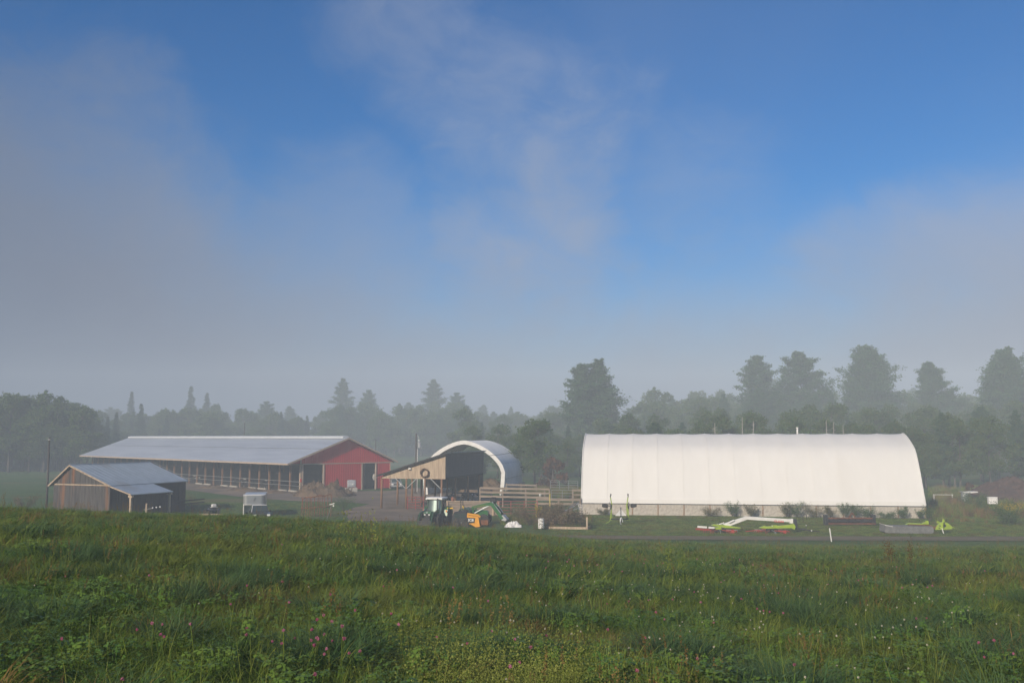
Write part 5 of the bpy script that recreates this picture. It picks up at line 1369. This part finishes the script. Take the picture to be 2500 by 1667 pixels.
# ------------------------------------------------------------------ shrubs
def shrub_mesh(seed, w, h, mt, n=700, stems=9, size=.055, top=None):
    r = np.random.default_rng(seed); C_ = []
    s = MB()
    for k in range(stems):
        a = r.uniform(0, 6.283); L = r.uniform(.6, 1.0); tip = np.array([math.cos(a) * w * .5 * L, math.sin(a) * w * .4 * L, h * r.uniform(.55, 1.0)])
        s.tube([(0, 0, 0), tuple(tip * np.array([.35, .35, .55])), tuple(tip)], [.022, .015, .006], 4, cap=False)
        m_ = n // stems; t = r.uniform(.2, 1, (m_, 1)) ** .7
        c = tip * np.concatenate([t ** 1.3, t ** 1.3, t], 1) + r.normal(size=(m_, 3)) * np.array([.13, .13, .10]) * w * .6
        c[:, 2] = np.abs(c[:, 2]); C_.append(c)
    v, f = rand_tris(np.concatenate(C_), size, r, .9, .6)
    return s.mesh('stems', M['bark']), raw_mesh('foliage', v, f, [M[mt]])
def shrub(name, label, px, D, w, h, mt='shrub', seed=0, n=700, z=0, group=None, size=.06, cat='shrub'):
    x = slopes(px, 1250)[0] * D
    t = thing(name, label, cat, (x, D, z), 0, group)
    a, c = shrub_mesh(seed, w, h, mt, n, 9, size); link('stems', a, t); link('foliage', c, t)
    return t
wl = lambda px: 120.16 - .143 * (slopes(px, 1250)[0] * 115 - 8.4) - 1.0
sh_ = [(1788, 1.9, 1.85, 'shrub', 'tall dark green shrub above the rake boom left bend'), (1834, 2.0, 1.45, 'shrub_dull', 'dull feathery shrub behind the middle of the white boom'),
       (1920, 2.2, 1.7, 'shrub_dull', 'brownish shrub behind the rake lettering'), (1945, 2.4, 1.8, 'shrub', 'leafy shrub above the rake hitch'), (1985, 2.8, 1.7, 'shrub_dull', 'wide dull shrub left of the white marker post'),
       (2028, 1.9, 1.35, 'shrub_dull', 'thin dull shrub above the white marker post'), (2065, 1.9, 1.75, 'shrub', 'dark green shrub growing through the harrow left half'), (2088, 1.5, 1.7, 'shrub', 'upright dark shrub over the harrow centre'),
       (2118, 2.3, 1.35, 'shrub', 'low leafy shrub over the harrow right end'), (2208, 2.3, 1.6, 'shrub', 'rounded bush near the white barn right end'), (2244, 1.4, 1.1, 'shrub', 'small bush last before the white barn corner'),
       (2160, 2.6, .8, 'shrub', 'low spreading bush between harrow and mower'), (1475, 1.8, .7, 'shrub_dull', 'low brown weeds at the foot of the wall by the tedder'), (1735, 3.2, .95, 'shrub_dull', 'low dull thicket left of the rake at the wall')]
for k, (px, w, h, mt, lab) in enumerate(sh_):
    shrub('wall_shrub', lab, px, wl(px), w, h, mt, 30 + k, 1300 if w > 1.6 else 800, group='shrubs along the white barn wall')
shrub('corner_bush', 'yellow leaved bush at the white barn right corner', 2268, 110.5, 1.6, 2.0, 'goldenrod', 61, 260, size=.06)
shrub('corner_bush', 'green under bush at the white barn right corner', 2270, 110.2, 1.7, 1.9, 'shrub', 62, 900)
GDN = shrub('goldenrod_bush', 'large dark bush with yellow goldenrod tops at the right edge', 2472, 106, 4.6, 2.3, 'shrub', 63, 3200, size=.075)
r_ = np.random.default_rng(5); c_ = np.stack([r_.normal(size=600) * 1.0, r_.normal(size=600) * .5 - .3, 2.0 + r_.normal(size=600) * .22 - .25 * r_.random(600)], 1)
v_, f_ = rand_tris(c_, .06, r_, 1, .6); link('flower_heads', raw_mesh('flower_heads', v_, f_, [M['goldenrod']]), GDN)
shrub('dull_bush', 'rounded green bush in front of the bent metal sheet', 2378, 128, 4.2, 2.6, 'shrub', 64, 2200, size=.075)
shrub('yellow_flowers', 'clump of bright yellow flowers at the left of the brush heap', 1314, 104, .95, 1.9, 'goldenrod', 65, 420, size=.07, cat='flowers', z=.5)
shrub('brush_heap', 'brown tangled brush heap inside the timber frame', 1375, 102.3, 5.2, 1.75, 'brush', 66, 6000, size=.09, cat='brush')
shrub('brush_heap', 'taller brown weeds rising behind the timber frame', 1345, 103.8, 3.6, 2.5, 'brush', 67, 3600, size=.085, cat='brush')
shrub('weed_clump', 'tall brown weeds between white wrap and timber frame', 1292, 105, 3.4, 2.1, 'brush', 68, 1900, cat='weeds')
shrub('weed_clump', 'bushy weeds in front of the red pipe fence', 1268, 110, 2.8, 1.9, 'shrub_dull', 69, 1500, cat='weeds')
shrub('weed_clump', 'dark weeds around the leaning wire gate', 1400, 112, 2.4, 1.3, 'brush', 70, 1000, cat='weeds')
shrub('weed_clump', 'dark green weeds at the right foot of the hay heap', 838, 126, 3.6, 1.7, 'shrub', 71, 1700, cat='weeds')
shrub('weed_clump', 'thin twiggy bush at the right rear corner of the weathered shed', 470, 124, 2.6, 2.9, 'shrub_dull', 72, 700, cat='weeds')
shrub('weed_clump', 'dark bush left of the weathered shed', 60, 120, 3.2, 2.4, 'brush', 73, 1800, cat='weeds')
shrub('weed_clump', 'orange brown weeds before the weathered shed gable', 195, 104, 2.6, 1.7, 'leaves_rust', 74, 700, cat='weeds', z=.5)

# ------------------------------------------------------------------ meadow plants (kinds)
def blades(r, n, rad, h0, h1, wdt, bend, segs=3, erect=.25):
    V, Fc = [], []
    for i in range(n):
        a = r.uniform(0, 6.283); q_ = rad * math.sqrt(r.random()); b0 = np.array([q_ * math.cos(a), q_ * math.sin(a), -.02])
        h = r.uniform(h0, h1); da = a + r.normal() * .9; d = np.array([math.cos(da), math.sin(da), 0]); e = np.array([-d[1], d[0], 0])
        bd = bend * r.uniform(.3, 1.3); tl = erect * r.uniform(0, 1); w = wdt * r.uniform(.7, 1.3); nb = len(V)
        for k in range(segs + 1):
            t = k / segs; p = b0 + d * h * (tl * t + bd * t * t) + np.array([0, 0, h * (t - .42 * bd * t * t * t)])
            ww = w * (1 - t) ** .6 * .5 if k < segs else 0.0
            V += [p - e * ww, p + e * ww] if k < segs else [p]
        for k in range(segs - 1): Fc.append((nb + 2 * k, nb + 2 * k + 1, nb + 2 * k + 3, nb + 2 * k + 2))
        Fc.append((nb + 2 * segs - 2, nb + 2 * segs - 1, nb + 2 * segs))
    return V, Fc
def pmesh(name, V, Fc, mts, mi=None):
    me_ = bpy.data.meshes.new(name); me_.from_pydata([tuple(p) for p in V], [], Fc)
    for m_ in mts: me_.materials.append(m_)
    if mi: me_.polygons.foreach_set('material_index', mi)
    return me_
G_ = dict(trans=.35, rough=.5)
M['grass'] = leafmat('grass', [(.050, .104, .016), (.165, .222, .034)], patch=(.160, .178, .034), pscale=.12, **G_)
M['grass_blue'] = leafmat('grass_blue', [(.060, .125, .044), (.115, .18, .064)], **G_)
M['grass_light'] = leafmat('grass_light', [(.17, .225, .032), (.24, .27, .055)], **G_)
M['grass_dry'] = leafmat('grass_dry', [(.18, .105, .035), (.25, .17, .06)], trans=.25)
M['grass_rust'] = leafmat('grass_rust', [(.12, .065, .024), (.16, .095, .032)], trans=.25)
M['clover'] = leafmat('clover', [(.075, .155, .024), (.135, .21, .032)], trans=.2, rough=.45, spec=.3)
M['pink'] = leafmat('pink', [(.42, .10, .19), (.55, .22, .32)], trans=.2)
M['white_bloom'] = leafmat('white_bloom', [(.52, .50, .40), (.62, .56, .46)], trans=.2)
M['bedstraw'] = leafmat('bedstraw', [(.19, .23, .04), (.29, .31, .08)], trans=.3)
r = np.random.default_rng(21)
kinds = []
for k in range(3): kinds.append(pmesh('grass_tuft', *blades(r, 54, .18, .10, .27, .0085, 1.0, 3, .8), [M['grass']]))                # 0-2
for k in range(2): kinds.append(pmesh('grass_tuft', *blades(r, 60, .15, .20, .42, .0080, 1.1, 4, .5), [M['grass_blue']]))          # 3-4
for k in range(2): kinds.append(pmesh('grass_tuft', *blades(r, 40, .17, .12, .29, .0080, 1.0, 3, .8), [M['grass_light']]))             # 5-6
kinds.append(pmesh('grass_tuft', *blades(r, 26, .15, .18, .40, .0085, .8, 3, .6), [M['grass_dry']]))                                    # 7
kinds.append(pmesh('grass_tuft', *blades(r, 24, .14, .16, .36, .0085, .8, 3, .6), [M['grass_rust']]))                                   # 8
def clover_kind(r, n, rad, h0, h1, s0):
    V, Fc = [], []
    for i in range(n):
        a = r.uniform(0, 6.283); q_ = rad * math.sqrt(r.random()); c = np.array([q_ * math.cos(a), q_ * math.sin(a), r.uniform(h0, h1)])
        a0 = r.uniform(0, 6.283); tilt = r.normal(size=2) * .35
        for j in range(3):
            aa = a0 + 2.094 * j; d = np.array([math.cos(aa), math.sin(aa), 0]); e = np.array([-d[1], d[0], 0]); s = s0 * r.uniform(.8, 1.3); nb = len(V)
            for u, w in ((.08, 0), (.55, .42), (1, .30), (1.06, 0), (1, -.30), (.55, -.42)):
                p = c + d * s * u + e * s * w; p[2] += (tilt * (d * u + e * w)[:2]).sum() * s - .15 * s * u; V.append(p)
            Fc.append(tuple(nb + k for k in range(6)))
        nb = len(V); w = .0025; b0 = np.array([c[0] * .6, c[1] * .6, -.02]); V += [b0 - [w, 0, 0], b0 + [w, 0, 0], c + [w, 0, 0], c - [w, 0, 0]]; Fc.append((nb, nb + 1, nb + 2, nb + 3))
    return V, Fc
for k in range(2): kinds.append(pmesh('clover_patch', *clover_kind(r, 34, .20, .08, .22, .021), [M['clover']]))                # 9-10
kinds.append(pmesh('clover_patch', *clover_kind(r, 24, .18, .12, .26, .032), [M['clover']]))                                     # 11
V, Fc = blades(r, 7, .08, .42, .62, .005, .25); kinds.append(pmesh('grass_stalk', V, Fc, [M['grass_light']]))                    # 12 tall stalks
V, Fc = blades(r, 7, .07, .38, .6, .004, .2); mi = [0] * len(Fc)
for i in range(7):
    tip = np.array(V[i * 7 + 6]); c = tip + r.normal(size=(26, 3)) * np.array([.006, .006, .035]); v2, f2 = rand_tris(c, .008, r, 1, .6); nb = len(V); V += list(v2); Fc += [tuple(nb + j for j in f) for f in f2]; mi += [1] * len(f2)
kinds.append(pmesh('grass_stalk', V, Fc, [M['grass_light'], M['grass_dry']], mi))                                                   # 13 seed heads

def vnoise(x, y, s, o=0.0):
    return np.array([mnoise.fractal(Vector((a * s + o, c * s - o, o)), .9, 2.1, 4) for a, c in zip(x, y)])
for mt_ in ('grass', 'grass', 'grass_blue', 'grass_light', 'grass_light', 'grass_dry', 'grass_rust'):                              # 14-20: seen from farther off
    kinds.append(pmesh('grass_tuft', *blades(r, 26, .22, .12, .30, .023, .9, 2, .9), [M[mt_]]))
X, Y = [], []
for y0, y1, dens in ((5.0, 9, 46), (9, 13, 38), (13, 20, 30), (20, 32, 21), (32, 50, 15), (50, 70, 12), (70, 96, 9)):
    hw = .60 * y1 + 3; n = int(2 * hw * (y1 - y0) * dens)
    x = rng.uniform(-hw, hw, n); y = rng.uniform(y0, y1, n); k = np.abs(x) < .60 * y + 3
    X.append(x[k]); Y.append(y[k])
X, Y = np.concatenate(X), np.concatenate(Y)
Z = gz(X, Y); ok = (Z > .10) | (Y < 84)
lane_ = (X > -6) & (Y > 86.8)
ok &= ~lane_
X, Y, Z = X[ok], Y[ok], Z[ok]; n = len(X)
na_, nb_, nc_ = vnoise(X, Y, .45), vnoise(X, Y, .9, 7.3), vnoise(X, Y, .16, 3.1)
u = rng.random(n); ix = rng.integers(0, 3, n)
ix = np.where(u > .70, rng.integers(5, 7, n), ix)
ix = np.where((nb_ > .35) & (u < .8), rng.integers(3, 5, n), ix)
ix = np.where((na_ > .40) & (u < .22), np.where(rng.random(n) < .5, 7, 8), ix)
ix = np.where((na_ < -.35) & (u > .70), rng.integers(9, 12, n), ix)
ix = np.where((nc_ > .15) & (u > .96), 12, ix)
ix = np.where((u > .93) & (u < .94), 13, ix)
ix = np.where((u > .965) & (Y > 25), 7, ix)
near = (Y < 14) & (u < .18); ix = np.where(near & (ix < 3), rng.integers(9, 12, n), ix)
remap = np.array([14, 14, 15, 16, 16, 17, 18, 19, 20, 9, 10, 11, 12, 13])
fr_ = rng.random(n) < np.interp(Y, [12, 24, 45], [0, .55, .85]); ix = np.where(fr_, remap[np.minimum(ix, 13)], ix)
sc = rng.uniform(.75, 1.25, n) * (1 + .25 * nb_) * np.interp(Y, [5, 20, 50, 96], [1, 1.02, 1.05, 1.05])
rot = np.stack([rng.normal(size=n) * .12, rng.normal(size=n) * .12, rng.uniform(0, 6.283, n)], 1)
print('grass tufts', n)
scatter('meadow_grass', np.stack([X, Y, Z], 1), rot, np.clip(sc, .5, 1.9), ix, kinds)

# mown grass and weeds beyond the lane
r = np.random.default_rng(77)
LK = [pmesh('lawn_tuft', *blades(r, 40, .30, .05, .14, .012, .6, 2), [M['grass']]), pmesh('lawn_tuft', *blades(r, 40, .30, .05, .13, .012, .6, 2), [M['grass_light']]),
      pmesh('lawn_tuft', *blades(r, 30, .28, .10, .22, .012, .5, 2), [M['grass_rust']])]
n = 24000; x = r.uniform(4, 75, n); y = r.uniform(93.5, 130, n)
front = y < 119.3 - .143 * (x - 8.4); k = front | (x > 49); x, y = x[k], y[k]
x2 = r.uniform(-62, -14, 5000); y2 = r.uniform(100, 142, 5000); k = (x2 < -.19 * y2 + 0) ; 
gxm = (x2 * 2400 / y2 + 1250); gym = 1066.5 + 9.3 * 2400 / y2
k = (gxm < 830) & (gym > 1218); x2, y2 = x2[k], y2[k]
x, y = np.concatenate([x, x2]), np.concatenate([y, y2]); n = len(x)
scatter('lawn_grass', np.stack([x, y, gz(x, y)], 1), np.stack([np.zeros(n), np.zeros(n), r.uniform(0, 6.28, n)], 1), r.uniform(.8, 1.6, n), r.choice(3, n, p=[.55, .38, .07]), LK)
WK = [pmesh('weed', *blades(r, 50, .35, .5, 1.1, .03, .35), [M['grass']]), pmesh('weed', *blades(r, 50, .35, .5, 1.2, .022, .3), [M['grass_dry']]),
      pmesh('weed', *blades(r, 50, .35, .4, 1.0, .022, .35), [M['grass_rust']]), pmesh('weed', *blades(r, 44, .4, .5, 1.2, .035, .5), [M['grass_light']])]
P = []; ix = []
for i in range(2600):
    px = r.uniform(2262, 2900); D = r.uniform(106, 178); xx = (px - 1250) / F * D
    if D < 140 and px < 2262 + (D - 100) * 0: continue
    if r.random() > np.interp(D, [104, 114, 125], [.05, .5, 1]): continue
    P.append((xx, D, 0)); v = mnoise.fractal(Vector((xx * .13, D * .13, 3)), .9, 2, 3)
    ix.append(r.choice(4, p=[.5, .12, .13, .25]) if v < .1 else r.choice(4, p=[.15, .4, .35, .1]))
for i in range(700):                                   # rough strip between the field and the pens
    px = r.uniform(1225, 1440); D = r.uniform(106, 113) if px < 1300 else r.uniform(101, 113)
    P.append(((px - 1250) / F * D, D, 0)); ix.append(r.choice(4, p=[.38, .22, .2, .2]))
for i in range(900):                                    # along the tree line
    px = r.uniform(1230, 1420); D = r.uniform(150, 172); P.append(((px - 1250) / F * D, D, 0)); ix.append(r.choice(4, p=[.4, .25, .2, .15]))
for i in range(1400):                                   # round the shed and the left fence line
    px = r.uniform(-150, 640); D = r.uniform(98, 112); P.append(((px - 1250) / F * D, D, float(gz((px - 1250) / F * D, D)))); ix.append(r.choice(4, p=[.45, .15, .15, .25]))
n = len(P)
scatter('weeds', P, np.stack([np.zeros(n), np.zeros(n), r.uniform(0, 6.28, n)], 1), r.uniform(.6, 1.15, n) * np.where(np.array([p[1] for p in P]) < 113, .75, 1.2), ix, WK)

# clover heads
def bloom(r, n, rad, st, mt, seed):
    c = r.normal(size=(n, 3)); c /= np.linalg.norm(c, axis=1, keepdims=True); c = c * rad * r.uniform(.55, 1.05, (n, 1)) * np.array([1, 1, 1.05]) + np.array([0, 0, st])
    v, f = rand_tris(c, rad * .55, r, 1, .5); V = list(v); Fc = [tuple(q_) for q_ in f]; mi = [0] * len(Fc); nb = len(V); w = .003
    V += [np.array(p) for p in ((-w, 0, 0), (w, 0, 0), (w, 0, st), (-w, 0, st))]; Fc.append((nb, nb + 1, nb + 2, nb + 3)); mi.append(1)
    return pmesh('bloom', V, Fc, [mt, M['grass']], mi)
def flowers(name, mt, num, rad, spots, seed, smin, smax):
    r = np.random.default_rng(seed); kk = [bloom(r, 70, rad, s_, mt, 0) for s_ in (.30, .36, .42)]
    P = []
    for cx, cy, wx, wy, k in spots:
        for i in range(k):
            px, py = cx + r.normal() * wx, cy + r.normal() * wy
            if py < 1330 or r.random() < .2: continue
            # walk the line of sight down to the turf
            a, e = slopes(px, py); D = 5.0
            while D < 80 and EYE + e * D > gz(a * D, D) + .32: D += .15
            P.append((a * D, D, float(gz(a * D, D))))
    P = np.array(P); n = len(P)
    scatter(name, P, np.stack([r.normal(size=n) * .15, r.normal(size=n) * .15, r.uniform(0, 6.28, n)], 1), r.uniform(smin, smax, n), r.integers(0, 3, n), kk)
flowers('pink_clover', M['pink'], 0, .0125, [(790, 1570, 60, 40, 16), (430, 1560, 25, 20, 6), (690, 1590, 60, 40, 8), (1200, 1590, 60, 30, 6), (1800, 1390, 230, 18, 40), (1500, 1380, 90, 15, 14), (2250, 1425, 60, 20, 10), (2450, 1605, 30, 15, 4),
                                         (1750, 1500, 250, 60, 18), (1250, 1470, 900, 90, 30), (2250, 1350, 150, 12, 14), (550, 1320, 90, 12, 12), (480, 1540, 400, 60, 14)], 5, .85, 1.15)
flowers('white_clover', M['white_bloom'], 0, .0090, [(1800, 1450, 260, 55, 110), (2250, 1470, 150, 60, 50), (1150, 1480, 120, 50, 36), (600, 1440, 320, 60, 16), (1500, 1420, 120, 30, 30), (1850, 1540, 350, 50, 40), (1000, 1370, 150, 20, 16)], 6, .8, 1.1)

# pale yellow-green bedstraw by the camera
r = np.random.default_rng(31); bk = []
for k in range(2):
    V, Fc = blades(r, 14, .10, .22, .40, .004, .25, 2); mi = [0] * len(Fc)
    c = np.concatenate([np.array(V)[r.integers(0, len(V), 260)] * np.array([1.15, 1.15, 1.0]) + r.normal(size=(260, 3)) * np.array([.035, .035, .03])]); c = c[c[:, 2] > .10]
    v2, f2 = rand_tris(c, .008, r, 1, .8); nb = len(V); V += list(v2); Fc += [tuple(nb + j for j in f) for f in f2]; mi += [1] * len(f2)
    bk.append(pmesh('bedstraw', V, Fc, [M['grass_light'], M['bedstraw']], mi))
P = []
for cx, cy, wx, wy, k in ((1130, 1590, 60, 32, 60), (1350, 1610, 60, 30, 50), (1250, 1640, 130, 22, 60), (1020, 1540, 30, 15, 14), (1400, 1655, 90, 14, 34)):
    for i in range(k):
        px, py = cx + r.normal() * wx, cy + r.normal() * wy; a, e = slopes(px, py); D = 4.0
        while D < 60 and EYE + e * D > gz(a * D, D) + .25: D += .1
        P.append((a * D, D, float(gz(a * D, D))))
n = len(P); scatter('bedstraw', P, np.stack([r.normal(size=n) * .1, r.normal(size=n) * .1, r.uniform(0, 6.28, n)], 1), r.uniform(.8, 1.15, n), r.integers(0, 2, n), bk)

# single plants that stand out of the sward
def plant(name, label, cat, px, py, parts_, sc=1.0):
    a, e = slopes(px, py); D = 5.0
    while D < 85 and EYE + e * D > gz(a * D, D): D += .1
    t = thing(name, label, cat, (a * D, D, float(gz(a * D, D))), random.uniform(0, 6), None, sc)
    for nm, me_ in parts_: link(nm, me_, t, kind='stuff' if nm == 'seed_head' else None)
r = np.random.default_rng(44)
def stalky(h, n, head, mt, sp=.10):
    V, Fc = blades(r, n, sp, h * .75, h, .012, .18); V2, F2 = [], []
    for i in range(n):
        tip = np.array(V[i * 7 + 6]); c = tip + r.normal(size=(60, 3)) * np.array([.05, .05, .16]) - [0, 0, .1]; v2, f2 = rand_tris(c, .022, r, 1, .6); nb = len(V2); V2 += list(v2); F2 += [tuple(nb + j for j in f) for f in f2]
    return [('stem', pmesh('stem', V, Fc, [M['grass_light']])), ('seed_head', pmesh('seed_head', V2, F2, [mt]))]
plant('tall_weed', 'tall pale green stalk standing out of the middle meadow', 'weed', 886, 1400, stalky(1.25, 5, 0, M['bedstraw']))
plant('dock_plant', 'bushy reddish dock plant at the right of the meadow', 'dock', 2202, 1402, stalky(.95, 12, 0, M['grass_rust'], .25))
plant('grass_tussock', 'large dark tussock of arching grass beside the dock plant', 'grass tussock', 2235, 1440, [('blades', pmesh('blades', *blades(r, 260, .35, .5, .85, .010, 1.0, 4), [M['grass_blue']]))], 1.1)
plant('grass_tussock', 'dark blue green tussock near the left edge of the meadow', 'grass tussock', 118, 1545, [('blades', pmesh('blades', *blades(r, 260, .30, .35, .6, .010, 1.0, 4), [M['grass_blue']]))], 1.0)
plant('tall_weed', 'thin grassy stalks standing above the meadow right of centre', 'weed', 1640, 1430, stalky(.9, 4, 0, M['grass_light']))
